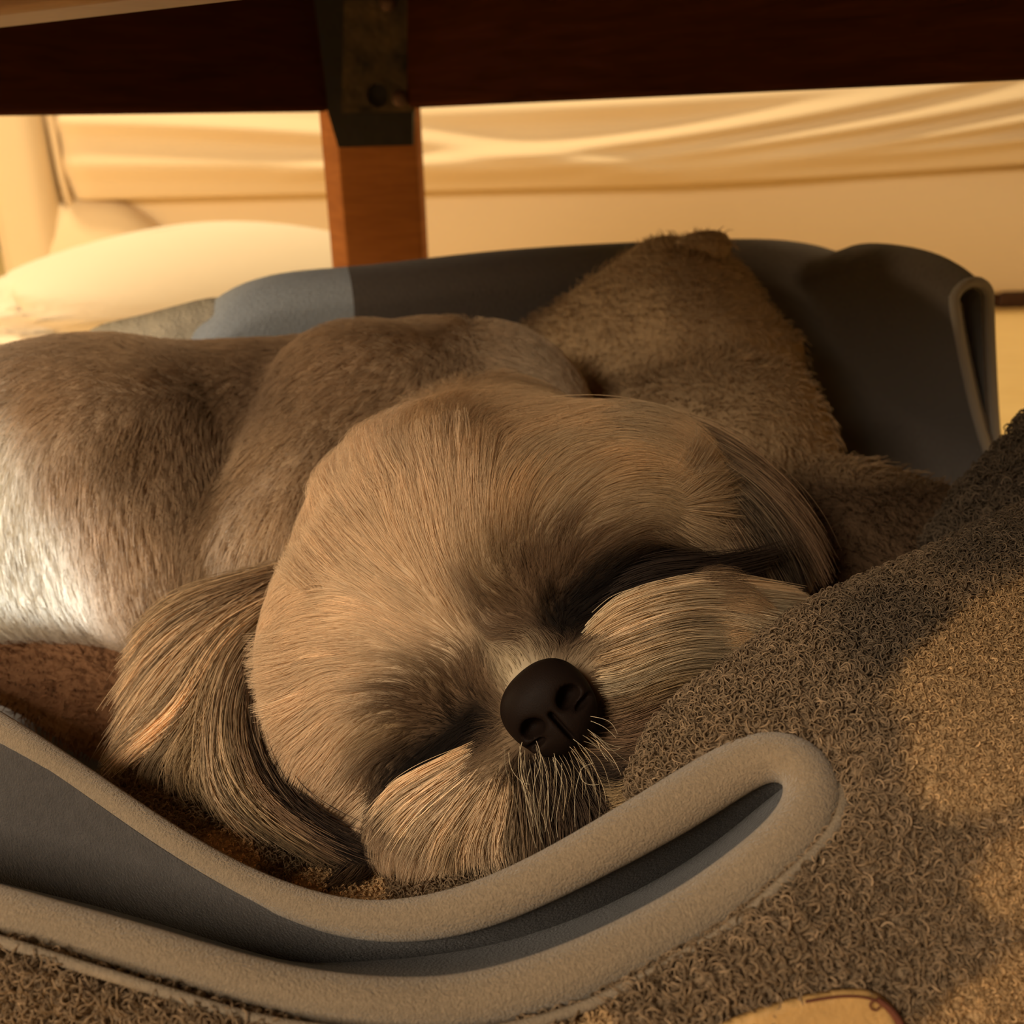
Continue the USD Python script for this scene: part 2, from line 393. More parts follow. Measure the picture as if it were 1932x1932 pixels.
obj('cover', cushion_sheet(), M_cover, cu, smooth=60)
pp = np.array([(-.708, 1.765, .235), (-.722, 1.74, .28), (-.724, 1.74, .37)])
obj('piping', tube(spline(pp, 12), .007, 8), M_cover, cu, smooth=60)

# pouf between sofa and bed
def pouf():
    nu, nv = 120, 48
    th = np.linspace(0, 2 * np.pi, nu, endpoint=False); ph = np.linspace(-np.pi / 2, np.pi / 2, nv)
    TH, PH = np.meshgrid(th, ph, indexing='ij')
    e = lambda c, p: np.sign(c) * np.abs(c) ** p
    x = .275 * e(np.cos(PH), .55) * e(np.cos(TH), .8); y = .215 * e(np.cos(PH), .55) * e(np.sin(TH), .8); z = .098 * e(np.sin(PH), .75)
    z = z + .022 * np.exp(-((x - .02) / .16) ** 2 - ((y - .03) / .2) ** 2) * (z > 0) - .020 * np.clip(-x / .27, 0, 1) ** 2 * (z > 0)
    n_ = np.stack([np.cos(TH), np.sin(TH), 0 * TH], -1)
    fold = 0
    for a0, zc, sl, amp, sg in ((-1.9, .035, .10, .020, .012), (-2.1, .005, .13, .022, .012), (-1.7, -.03, .08, .018, .012), (-2.5, .045, .02, .015, .010)):
        a = (TH - (a0 % (2 * np.pi)))
        fold = fold - amp * np.exp(-(a / .8) ** 2) * np.exp(-((z - zc + sl * a) / sg) ** 2)
    P = np.stack([x, y, z], -1) + n_ * np.asarray(fold)[..., None]
    n3 = np.stack([np.cos(TH) * np.cos(PH), np.sin(TH) * np.cos(PH), np.sin(PH)], -1)
    for a0, p0, sl, amp, sg in ((-2.35, .72, -.40, .020, .07), (-2.15, .42, -.35, .024, .08), (-2.6, .25, -.3, .022, .08), (-1.8, .30, -.25, .020, .07)):
        a = (TH - (a0 % (2 * np.pi)))
        P = P - n3 * (amp * np.exp(-(a / .55) ** 2) * np.exp(-((PH - p0 - sl * a) / sg) ** 2))[..., None]
    P += np.array([-.355, 1.17, .104])
    P[..., 2] = np.maximum(P[..., 2], .002)
    v, f = grid_mesh(P, closed_u=True)
    m = trimesh.Trimesh(v, f, process=True); m.fix_normals(); return m
pf = thing('floor_pouf', 'plump pale cream pouf on the floor between the bed and the sofa', 'pouf')
obj('cover', pouf(), M_pouf, pf, smooth=60)

# ------------------------------------------------------------------ coffee table (seen from beneath, its far corner in view)
tb = thing('coffee_table', 'dark brown wooden coffee table seen from beneath with bracketed corner leg', 'table')
s2 = math.sqrt(.5)
e1, e2 = np.array([-s2, -s2, 0]), np.array([s2, -s2, 0])
LC = np.array([-.100, .828, 0]); ZB, ZT = .3325, .462
def apron(name, e, length, start, zb):
    n_ = np.cross([0, 0, 1], e); c = LC + e * (start + length / 2) + np.array([0, 0, (zb + ZT) / 2])
    obj(name, board((length, .024, ZT - zb), .004, frame(c, e, n_)), M_wood, tb)
apron('apron', e1, .46, .045, ZB); apron('apron', e2, .92, .045, ZB + .001)
c2 = LC + e1 * .53; c3 = LC + e2 * .99; c4 = LC + e1 * .53 + e2 * .99
obj('apron', board((.44, .024, ZT - ZB), .004, frame((c3 + c4) / 2 + np.array([0, 0, (ZB + ZT) / 2]), e1, e2)), M_wood, tb)
mid = (LC + c4) / 2
obj('tabletop', board((.66, 1.12, .026), .005, frame(mid + np.array([0, 0, ZT + .0135]), e1, -e2)), M_wood, tb)
def prism(poly, z0, z1, taper=1.0):
    m = manifold3d.CrossSection([np.asarray(poly, float)]).extrude(z1 - z0, 12, 0, (taper, taper)) if False else manifold3d.Manifold.extrude(manifold3d.CrossSection([np.asarray(poly, float)]), z1 - z0)
    t = T3(m); t.apply_translation((0, 0, z0)); return t
legp = np.array([(-.123, .800), (-.064, .800), (-.062, .834), (-.100, .862), (-.141, .834)])
def chamfered(poly, z0, z1, b=.003):
    cs = manifold3d.CrossSection([np.asarray(poly, float)]).offset(-b, manifold3d.JoinType.Round).offset(b, manifold3d.JoinType.Round)
    t = T3(manifold3d.Manifold.extrude(cs, z1 - z0)); t.apply_translation((0, 0, z0)); return t
obj('leg', chamfered(legp, 0, ZT), M_wood_pale, tb, smooth=40)
for c_ in (c2, c3, c4):
    obj('leg', board((.055, .055, ZT), .004, frame(c_ + np.array([0, 0, ZT / 2]), e1, -e2)), M_wood_pale, tb)
# the dark corner block inside the corner, narrowing to its foot, with a metal plate and bolt
def block():
    ps = []
    for z, xl, xr, y in ((.308, -.121, -.066, .790), (.333, -.126, -.064, .786), (ZT, -.131, -.058, .780)):
        ps += [(xl, y, z), (xr, y, z), (xl, .822, z), (xr, .822, z)]
    return T3(manifold3d.Manifold.hull_points(np.array(ps)))
obj('corner_block', block(), M_block, tb, smooth=20)
def plate():
    H = manifold3d.Manifold
    pts = [at_y(646, 213, .783), at_y(783, 211, .783), at_y(789, 120, .781), at_y(797, -70, .776), at_y(652, -70, .776), at_y(650, 130, .781)]
    pts = np.array(pts); o = pts - np.array([0, .004, 0])
    m = H.hull_points(np.vstack([pts, o]))
    h1 = at_y(713, 180, .78)
    hole = H.cylinder(.03, .0078, .0078, 24, True).rotate([90, 0, 0]).translate(h1)
    rib = [H.hull_points(np.vstack([[at_y(x0, 205, .7785), at_y(x1, 205, .7785), at_y(x0 + 6, -70, .772), at_y(x1 + 6, -70, .772)], [at_y(x0, 205, .784), at_y(x1, 205, .784), at_y(x0 + 6, -70, .784), at_y(x1 + 6, -70, .784)]])) for x0, x1 in ((650, 664), (768, 782))]
    return T3((m + rib[0] + rib[1]) - hole)
bk_ = obj('bracket', plate(), M_bracket, tb, smooth=25, label='tarnished metal corner bracket')
bo = trimesh.creation.icosphere(2, .006); bo.apply_scale([1, .6, 1]); bo.apply_translation(at_y(731, 5, .773)); obj('bolt', bo, M_bolt, bk_)
bo = trimesh.creation.icosphere(2, .0055); bo.apply_scale([1, .5, 1]); bo.apply_translation(at_y(754, 186, .777)); obj('bolt', bo, M_bolt, bk_)
# pale batten under the top, at the left
def at_z(px, py, z):
    q = FW + RT * ((px - 966) / F) - UP * ((py - 966) / F)
    return CAM + q * (z - CAM[2]) / q[2]
b0, b1 = at_z(-200, 66, .362), at_z(420, -8, .362)
ev = b1 - b0; ev[2] = 0; L_ = np.linalg.norm(ev); ev /= L_
obj('batten', board((L_, .03, ZT - min(b0[2], b1[2]) + .0), .003, frame((b0 + b1) / 2 + np.array([0, 0, (ZT - min(b0[2], b1[2])) / 2]), ev, np.cross([0, 0, 1], ev))), M_batten, tb)

# ------------------------------------------------------------------ dog bed
bed = thing('dog_bed', 'grey and brown fleece dog bed with paw prints the dog sleeps in', 'dog bed')
# far wall: one sheet folded over into a hollow hairpin, open at its right end
wall_st = np.array([(-.225, .195, .128, .018), (-.290, .290, .146, .026), (-.300, .400, .150, .030), (-.215, .500, .165, .026), (-.178, .532, .200, .022), (-.148, .552, .236, .020), (-.09, .574, .246, .021), (-.016, .590, .2500, .022), (.06, .608, .2515, .022),
                    (.125, .616, .2515, .022), (.163, .602, .2505, .021), (.1745, .586, .2475, .018), (.184, .572, .2525, .016), (.203, .546, .2545, .013), (.2150, .520, .250, .0115), (.2205, .500, .2425, .0105)])
ws = spline(wall_st, 150)
def wall_section(x, y, zt, w, tx, ty, k):
    nx, ny = ty, -tx   # towards the inside of the bed (checked below)
    if nx * (0 - x) + ny * (.38 - y) < 0: nx, ny = -nx, -ny
    zs, os = [], []
    zb = .03
    zin = np.linspace(zb, zt - w, 16); zout = zin[::-1]
    pinch = lambda z: np.clip((z - (zt - .105)) / (.105 - w), 0, 1) ** .8
    e = np.clip((k - 105) / 35, 0, 1)
    inn = [(w - (1.75 + 2.3 * e) * w * (1 - pinch(z)), z) for z in zin]; th = np.linspace(0, np.pi, 11)[1:-1]
    arc = [(w * math.cos(t), zt - w + w * math.sin(t)) for t in th]
    out = [(-w + (.12 - 2.4 * e) * w * (1 - pinch(z)), z) for z in zout]
    return np.array([(x + nx * (a - w), y + ny * (a - w), z) for a, z in inn + arc + out])
tg = np.gradient(ws[:, :2], axis=0); tg /= np.linalg.norm(tg, axis=1, keepdims=True)
WP = np.array([wall_section(*ws[k], *tg[k], k) for k in range(len(ws))])
# shallow drapes of the cloth on the inner face
hh = (meshkit.fbm(np.stack([np.arange(150)[:, None] / 14. + 0 * WP[..., 2], WP[..., 2] * 14, 0 * WP[..., 2]], -1), 3, 4) - .5) * .010
WP[:, :16, 1] -= hh[:, :16]
M_cool_lit = mat('cool_lit_fleece', (.50, .55, .60), .95, bump=.0012, bscale=900, var=.10, vscale=500, sheen=.25, spec=.1)  # the wall's fleece with the cool light on it put into the colour
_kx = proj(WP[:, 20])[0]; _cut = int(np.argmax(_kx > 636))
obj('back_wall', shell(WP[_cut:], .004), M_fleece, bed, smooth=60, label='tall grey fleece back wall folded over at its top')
obj('back_wall_left', shell(WP[:_cut + 1], .004), M_cool_lit, bed, smooth=60, label='left part of the back wall with cool light put into its colour')
endc = WP[-1]
M_edge = mat('pale_edge_fleece', (.36, .32, .27), .95, bump=.0009, bscale=1500, sheen=.3, spec=.1)
obj('edge_binding', tube(spline(endc, 60)[4:-4] if False else endc, .0026, 10), M_edge, bed, smooth=60, label='pale edge binding at the open end of the back wall')
# pale sherpa side behind the dog's rump
sp, _, _ = pillow([(150, 640), (240, 600), (330, 577), (395, 562), (430, 566), (444, 590), (440, 640), (420, 760), (150, 760)], [(150, 640, .56), (430, 570, .555), (430, 760, .56), (150, 760, .54), (300, 650, .55)], .016, 40, 10, .002, 20, 3)
PALE = np.array([.62, .55, .42])
obj('side_panel', sp, M_sherpa_base, bed, col=np.tile(PALE, (len(sp.vertices), 1)), label='pale sherpa side panel behind the dog')

rimA = np.array([(-300, 1195, .375, 25), (-150, 1285, .335, 27), (0, 1375, .302, 27), (150, 1470, .287, 26), (300, 1570, .273, 26), (450, 1658, .263, 28), (580, 1712, .256, 32), (700, 1736, .251, 36), (850, 1722, .248, 42), (1000, 1668, .247, 45), (1150, 1590, .248, 49), (1280, 1515, .250, 52), (1380, 1455, .251, 50), (1455, 1428, .249, 47), (1512, 1448, .245, 50), (1532, 1505, .240, 54),
                 (1498, 1575, .235, 55), (1400, 1660, .232, 54), (1300, 1728, .230, 54), (1150, 1806, .226, 54), (1000, 1862, .223, 52), (850, 1893, .221, 50), (700, 1893, .220, 48), (550, 1872, .221, 46), (400, 1832, .223, 44), (250, 1790, .227, 46), (100, 1748, .232, 46), (0, 1720, .236, 46), (-150, 1676, .246, 44), (-300, 1624, .262, 42)])
rs = spline(rimA, 220)
obj('rim_binding', tube(V(rs[:, 0], rs[:, 1], rs[:, 2]), rs[:, 3] * rs[:, 2] / F, 18), M_binding, bed, smooth=60, label='soft grey beige rolled rim of the front opening')
pipe = np.array([(1590, 1430, .250), (1594, 1500, .238), (1586, 1540, .232), (1550, 1595, .228), (1480, 1662, .224), (1400, 1732, .222), (1300, 1798, .220), (1200, 1853, .218), (1100, 1900, .216), (960, 1940, .214), (800, 1958, .212), (620, 1945, .212), (480, 1922, .213), (350, 1884, .215), (200, 1838, .218), (100, 1807, .221), (0, 1776, .225), (-150, 1732, .236), (-300, 1672, .25)])
ps_ = spline(pipe, 160)
obj('piping', tube(V(ps_[:, 0], ps_[:, 1], ps_[:, 2] - .0028), 11 * ps_[:, 2] / F, 10), M_piping, bed, smooth=60)
crease = np.array([(-300, 1600, 0.347), (-150, 1650, 0.322), (0, 1690, 0.304), (250, 1752, 0.290), (450, 1812, 0.280), (560, 1832, 0.276), (700, 1815, 0.275), (900, 1785, 0.275), (1100, 1728, 0.278), (1300, 1622, 0.284), (1400, 1540, 0.276), (1470, 1480, 0.278)])
cs_ = spline(crease, 90)
A_ = spline(rimA[:15, :3], 90); B_ = spline(rimA[14:, :3][::-1], 90)
def blend(P, Q, n, bulge):
    t = np.linspace(0, 1, n)
    S = P[:, None] * (1 - t)[None, :, None] + Q[:, None] * t[None, :, None]
    S[..., 2] += bulge * np.sin(np.pi * t)[None] ** 1.2
    return V(S[..., 0], S[..., 1], S[..., 2])
obj('lining', shell(blend(A_, cs_, 14, -.003), .004), M_lining, bed, smooth=60, label='dark grey inner lining of the folded rim')
obj('lining', shell(blend(cs_, B_, 12, .003), .004), M_lining, bed, smooth=60)

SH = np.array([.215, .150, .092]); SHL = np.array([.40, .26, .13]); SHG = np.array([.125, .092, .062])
def ell(px, py, cx, cy, a, b, ang, soft=.25):
    c, s = math.cos(math.radians(ang)), math.sin(math.radians(ang))
    u, v = (px - cx) * c + (py - cy) * s, -(px - cx) * s + (py - cy) * c
    return np.clip((1 + soft / 2 - np.sqrt((u / a) ** 2 + (v / b) ** 2)) / soft, 0, 1)
def prints(px, py):
    """the pale paw prints woven into the sherpa, and its dark clouds"""
    k = np.zeros_like(px)
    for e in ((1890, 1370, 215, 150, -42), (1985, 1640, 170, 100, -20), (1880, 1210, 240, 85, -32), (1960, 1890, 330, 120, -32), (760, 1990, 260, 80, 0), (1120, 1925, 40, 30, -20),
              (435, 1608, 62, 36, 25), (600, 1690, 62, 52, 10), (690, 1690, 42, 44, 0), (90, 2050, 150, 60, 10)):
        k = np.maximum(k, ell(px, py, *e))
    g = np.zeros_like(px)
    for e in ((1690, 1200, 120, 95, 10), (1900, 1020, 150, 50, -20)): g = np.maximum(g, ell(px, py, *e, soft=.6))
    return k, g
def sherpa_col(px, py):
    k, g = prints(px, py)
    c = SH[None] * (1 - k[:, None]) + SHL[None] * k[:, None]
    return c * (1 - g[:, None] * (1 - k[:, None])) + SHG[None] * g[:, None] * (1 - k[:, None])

rimB_path = [tuple(p[:2]) for p in rimA[12:29]]
outer_poly = [(2350, 800), (2150, 860), (1932, 958), (1840, 1000), (1750, 1045), (1620, 1100), (1500, 1162), (1385, 1248), (1270, 1335), (1212, 1420), (1195, 1500), (1240, 1525), (1300, 1500), (1380, 1460), (1455, 1432), (1540, 1440)] + [tuple(p[:2]) for p in pipe[1:]] + [(-310, 1690), (-320, 2000), (-250, 2600), (600, 2680), (1400, 2640), (2000, 2500), (2350, 2100), (2420, 1400)]
octrl = [(2350, 800, .42), (1932, 958, .332), (1750, 1045, .308), (1620, 1100, .297), (1500, 1162, .288), (1385, 1248, .277), (1270, 1335, .268), (1200, 1450, .262), (1300, 1500, .2485), (1380, 1460, .247), (1455, 1430, .245), *[(p[0], p[1], p[2] - .009) for p in pipe[1::2]],
         (1700, 1400, .240), (1600, 1650, .219), (1932, 1400, .243), (1932, 1700, .222), (1932, 1932, .217), (1500, 1900, .207), (1000, 2000, .209), (200, 1932, .216), (0, 1900, .220), (600, 2300, .222), (600, 2650, .262), (1800, 2300, .218), (1900, 2550, .255), (2350, 1800, .262), (2350, 1200, .33), (-280, 2400, .25), (1550, 1300, .258), (1400, 1350, .256)]
om, opts, on = pillow(outer_poly, octrl, .014, 90, 13, .0016, 26, 5)
px_, py_, _ = proj(om.vertices)
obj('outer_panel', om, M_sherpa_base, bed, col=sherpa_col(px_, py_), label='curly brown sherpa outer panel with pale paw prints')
# right wall beyond it
side_poly = [(2300, 560), (2100, 660), (1932, 788), (1880, 850), (1830, 900), (1770, 985), (1740, 1045), (1800, 1100), (2000, 1050), (2300, 900)]
sm, _, _ = pillow(side_poly, [(2300, 560, .48), (1932, 790, .415), (1830, 900, .40), (1750, 1030, .385), (1932, 1000, .37), (2300, 900, .42), (2100, 760, .415)], .016, 60, 13, .002, 26, 8)
px_, py_, _ = proj(sm.vertices)
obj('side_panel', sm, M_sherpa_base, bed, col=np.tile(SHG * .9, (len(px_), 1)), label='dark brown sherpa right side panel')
seam = spline([(1690, 1040, .322), (1750, 1024, .326), (1830, 1008, .334), (1932, 1000, .344), (2050, 990, .36)], 40)
# inner pad, sherpa with paw prints, under the dog's ear
pad_poly = [(190, 1490), (300, 1575), (450, 1662), (580, 1716), (700, 1738), (850, 1722), (1000, 1668), (1150, 1590), (1270, 1500), (1240, 1380), (900, 1450), (600, 1430), (380, 1400), (240, 1400)]
pctrl = [(190, 1490, .310), (300, 1575, .284), (450, 1660, .275), (580, 1714, .277), (700, 1736, .274), (850, 1722, .274), (1000, 1668, .276), (1150, 1590, .278), (1260, 1500, .28), (900, 1450, .345), (600, 1430, .365), (300, 1420, .355), (480, 1570, .314), (600, 1630, .303), (750, 1640, .300)]
pm, _, _ = pillow(pad_poly, pctrl, .006, 60, 13, .0015, 26, 2)
px_, py_, _ = proj(pm.vertices)
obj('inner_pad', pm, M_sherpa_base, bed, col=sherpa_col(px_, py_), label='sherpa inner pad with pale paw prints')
bp = manifold3d.Manifold.sphere(1, 48).scale([.27, .20, .05]).translate([-.01, .40, .052])
obj('base_cushion', T3(bp), M_fleece, bed, smooth=60)
# leather label at the bottom
lab_poly = spline([(1290, 1990), (1318, 1950), (1420, 1905), (1520, 1876), (1600, 1864), (1655, 1872), (1690, 1905), (1712, 1950), (1722, 2010), (1735, 2120), (1300, 2160)], closed=True, step=12)
lm, _, _ = pillow(lab_poly, [(x, y, float(depth_field(octrl)(np.array([x]), np.array([y]))[0]) - .0035) for x in (1300, 1500, 1720) for y in (1880, 2000, 2150)], .0012, 12, 12, straight=True)
lb = obj('label', lm, M_label, bed, smooth=60, label='tan leather-like label patch')
st_ = spline([(1690, 1925, 0), (1668, 1898, 0), (1640, 1884, 0), (1590, 1880, 0), (1520, 1890, 0)], 50)
od = depth_field(octrl)
def on_label(a, off=.0045): return V(a[:, 0], a[:, 1], od(a[:, 0], a[:, 1]) - off)
obj('stitching', tube(on_label(st_), .0003, 6), M_stitch, lb, smooth=60)
for q in ([(1655, 1886, 0), (1672, 1898, 0), (1690, 1918, 0), (1702, 1945, 0), (1706, 1990, 0)],):
    a = spline(q, 20); obj('mark', tube(on_label(a), np.linspace(.0006, .0012, 20), 8), M_stitch, lb, smooth=60)
ring = spline([(1650, 1888, 0), (1642, 1894, 0), (1645, 1904, 0), (1655, 1905, 0), (1660, 1898, 0)], 24)
obj('mark', tube(on_label(ring), .00022, 6), M_stitch, lb, smooth=60)

# sherpa curls
def sample(v, f, n, weight=None):
    a = np.linalg.norm(np.cross(v[f[:, 1]] - v[f[:, 0]], v[f[:, 2]] - v[f[:, 0]]), axis=1)
    if weight is not None: a = a * weight
    fi = rng.choice(len(f), n, p=a / a.sum())
    u, w = rng.random(n), rng.random(n); m = u + w > 1; u[m], w[m] = 1 - u[m], 1 - w[m]
    t = f[fi]
    return v[t[:, 0]] * (1 - u - w)[:, None] + v[t[:, 1]] * u[:, None] + v[t[:, 2]] * w[:, None], fi
def tangent_basis(n):
    a = np.cross(n, [0.31, .52, .79]); a /= np.linalg.norm(a, axis=1, keepdims=True); return a, np.cross(n, a)
def facing(m, margin=60):
    """face weights: what the lens could see from here or from a step to the side, and less of the rest"""
    v, f = np.asarray(m.vertices), np.asarray(m.faces)
    c = v[f].mean(1); n = m.face_normals
    x, y, d = proj(c)
    w = np.where((x > -margin) & (x < 1932 + margin) & (y > -margin) & (y < 1932 + margin), 1., .12)
    return w * np.where(((CAM - c) * n).sum(1) > -.02, 1., .05)
def curls(m, n, size, width, colf, name, parent, mt, jitter=.25, w=None):
    v, f = np.asarray(m.vertices), np.asarray(m.faces)
    P, fi = sample(v, f, n, facing(m) if w is None else w)
    N = vnormals(v, f)[f[fi]].mean(1); N /= np.linalg.norm(N, axis=1, keepdims=True)
    a, b = tangent_basis(N)
    ang = meshkit.noise(P * 260, 3) * 12 + rng.normal(0, .5, n)
    d1 = np.cos(ang)[:, None] * a + np.sin(ang)[:, None] * b; d2 = np.cross(N, d1)
    k = 5; t = np.linspace(0, 1, k)
    x, y, _ = proj(P)
    s = size * rng.uniform(.6, 1.3, n) * (1 - .5 * prints(x, y)[0]); turn = rng.uniform(1.6, 4.2, n) * rng.choice([-1, 1], n)
    th = turn[:, None] * t[None]
    rad = s / np.abs(turn)
    X = np.sin(th) * rad[:, None]; Yv = (1 - np.cos(th)) * rad[:, None] * np.sign(turn)[:, None]
    H = s[:, None] * .55 * np.sin(np.pi * (t[None] * .85 + .02)) + .0002
    pts = P[:, None] + d1[:, None] * X[..., None] + d2[:, None] * Yv[..., None] + N[:, None] * H[..., None]
    x, y, _ = proj(P)
    c = colf(x, y) * np.exp(rng.normal(0, jitter, n))[:, None]
    cc = c[:, None] * np.linspace(.85, 1.15, k)[None, :, None]
    curves(name, pts, width * np.linspace(1.1, .6, k), mt, parent, cc)
curls(om, 32000, .0040, .00042, sherpa_col, 'sherpa_pile', bed, M_sherpa)
curls(sm, 2600, .005, .0006, lambda x, y: np.tile(SHG, (len(x), 1)), 'sherpa_pile', bed, M_sherpa)
curls(pm, 9000, .0026, .00045, lambda x, y: sherpa_col(x, y) * (1 + .4 * prints(x, y)[0][:, None]), 'sherpa_pile', bed, M_sherpa)

# ------------------------------------------------------------------ blanket
BR = np.array([.40, .27, .15]); BRD = np.array([.19, .095, .048]); BRD_SHADE = np.array([.055, .030, .018])  # the last brown is darkened to hold the shade at the lower right
parts = []
def lump(poly, ctrl, T, W, seed, rough=.004):
    parts.append(M3(pillow(poly, ctrl, T, W, 14, rough, 70, seed)[0]))
lump([(930, 660), (1000, 600), (1090, 540), (1180, 478), (1230, 448), (1290, 446), (1340, 462), (1385, 492), (1430, 545), (1470, 595), (1512, 640), (1520, 690), (1500, 800), (1300, 900), (1000, 860)],
     [(940, 660, .565), (1180, 480, .545), (1290, 450, .54), (1430, 545, .53), (1520, 660, .525), (1250, 600, .505), (1400, 640, .500), (1050, 700, .535), (1400, 700, .515), (1200, 800, .53)], .03, 110, 1)
lump([(1270, 462), (1300, 440), (1360, 436), (1378, 452), (1376, 485), (1330, 490), (1280, 480)], [(1280, 460, .545), (1370, 450, .54), (1330, 480, .54)], .008, 25, 2, .001)
lump([(1060, 790), (1110, 755), (1200, 708), (1300, 668), (1400, 662), (1490, 685), (1540, 735), (1575, 820), (1590, 900), (1600, 1000), (1400, 1050), (1150, 900)],
     [(1080, 780, .50), (1300, 670, .475), (1400, 665, .47), (1540, 740, .465), (1590, 900, .455), (1400, 800, .435), (1250, 780, .450), (1500, 1000, .45), (1150, 850, .49)], .028, 90, 3)
lump([(1440, 905), (1500, 880), (1570, 866), (1650, 872), (1720, 892), (1790, 915), (1830, 935), (1800, 1080), (1650, 1170), (1500, 1260), (1420, 1280), (1400, 1050)],
     [(1450, 900, .44), (1570, 868, .44), (1720, 892, .435), (1800, 920, .43), (1600, 960, .405), (1600, 1100, .385), (1450, 1200, .37), (1780, 1050, .40)], .02, 60, 4)
lump([(-120, 1170), (0, 1152), (120, 1150), (260, 1142), (420, 1130), (520, 1200), (480, 1400), (330, 1500), (230, 1460), (120, 1400), (0, 1330), (-120, 1270)],
     [(-100, 1170, .455), (120, 1150, .445), (420, 1135, .44), (100, 1280, .405), (0, 1330, .385), (230, 1450, .375), (400, 1350, .385), (-120, 1270, .41)], .02, 60, 6)
parts.append(manifold3d.Manifold.sphere(1, 48).scale([.22, .145, .022]).translate([-.01, .445, .095]))
bm = parts[0]
for p in parts[1:]: bm = bm + p
bl = T3(bm.refine_to_length(.006))
bl = trimesh.Trimesh(bl.vertices, bl.faces, process=True); bl.fix_normals()
bv = np.asarray(bl.vertices)
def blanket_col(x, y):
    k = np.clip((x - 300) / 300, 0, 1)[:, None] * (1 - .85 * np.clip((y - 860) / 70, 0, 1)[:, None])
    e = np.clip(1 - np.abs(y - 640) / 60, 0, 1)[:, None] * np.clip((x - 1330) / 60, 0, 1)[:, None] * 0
    lowr_shade = np.clip((x - 1250) / 250, 0, 1)[:, None]  # deep shade at the lower right, painted into the cloth and pile
    return (BRD[None] * (1 - lowr_shade) + BRD_SHADE[None] * lowr_shade) * (1 - k) + BR[None] * k
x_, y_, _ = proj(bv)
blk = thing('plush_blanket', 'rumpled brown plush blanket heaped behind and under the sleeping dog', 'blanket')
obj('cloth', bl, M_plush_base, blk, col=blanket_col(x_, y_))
def pile(m, n, length, width, colf, name, parent, mt, lean=(.2, 0, -1), k=4, jit=.2):
    v, f = np.asarray(m.vertices), np.asarray(m.faces)
    P, fi = sample(v, f, n, facing(m))
    N = vnormals(v, f)[f[fi]].mean(1); N /= np.linalg.norm(N, axis=1, keepdims=True)
    g = np.stack([meshkit.noise(P * 45, s) - .5 for s in (1, 2, 3)], -1) * 2.2 + np.array(lean) * .6 + rng.normal(0, .25, (n, 3))
    g -= N * (g * N).sum(1, keepdims=True)
    L = length * rng.uniform(.6, 1.3, n); t = np.linspace(0, 1, k)
    pts = P[:, None] + N[:, None] * (L[:, None] * (.75 * t - .25 * t ** 2)[None])[..., None] + g[:, None] * (L[:, None] * (.3 * t + .7 * t ** 2)[None])[..., None] * .8
    x, y, _ = proj(P)
    c = colf(x, y) * np.exp(rng.normal(0, jit, n))[:, None]
    curves(name, pts, width * np.linspace(1, .4, k), mt, parent, c[:, None] * np.linspace(.7, 1.25, k)[None, :, None])
pile(bl, 20000, .0065, .00055, blanket_col, 'pile', blk, M_plush)

# ------------------------------------------------------------------ the dog
dog = thing('dog', 'cream and brown long-haired small dog asleep with its chin on the bed rim', 'dog')
def capsule(a, b, ra, rb):
    a, b = np.array(a), np.array(b)
    def f(p):
        h = np.clip(((p - a) @ (b - a)) / ((b - a) @ (b - a)), 0, 1)
        return np.linalg.norm(p - a - h[:, None] * (b - a), axis=1) - (ra + (rb - ra) * h)
    return f
def ellipsoid(c, r, rot=0.):
    c, r = np.array(c), np.array(r, float); cs, sn = math.cos(math.radians(rot)), math.sin(math.radians(rot))
    def f(p):
        q = p - c; u = q[:, 0] * cs - q[:, 1] * sn; w = q[:, 0] * sn + q[:, 1] * cs
        q = np.stack([u, w, q[:, 2]], 1)
        k0 = np.linalg.norm(q / r, axis=1); k1 = np.linalg.norm(q / r ** 2, axis=1)
        return k0 * (k0 - 1) / np.maximum(k1, 1e-9)
    return f
def smin(a, b, k):
    h = np.clip(.5 + .5 * (b - a) / k, 0, 1); return b * (1 - h) + a * h - k * h * (1 - h)
# image rotation: + turns clockwise on the picture
body_shapes = [
    (capsule(LV(60, 940, .465), LV(520, 890, .49), .062, .054), .03),          # rump to ribs
    (ellipsoid(LV(190, 915, .455), (.063, .060, .060)), .03),
    (capsule(LV(520, 890, .49), LV(930, 850, .485), .054, .044), .03),         # ribs to withers
    (ellipsoid(LV(820, 745, .50), (.058, .030, .045)), .03),
    (capsule(LV(680, 800, .452), LV(560, 1040, .415), .043, .036), .007),       # shoulder and upper foreleg
    (capsule(LV(540, 1060, .42), LV(700, 1250, .40), .034, .028), .012),       # forearm folded beneath the chin
    (capsule(LV(230, 900, .43), LV(330, 1075, .418), .042, .033), .012), (capsule(LV(60, 1040, .44), LV(480, 1110, .42), .034, .026), .014),        # thigh
    (capsule(LV(880, 870, .47), LV(980, 1120, .40), .052, .060), .03),         # neck
]
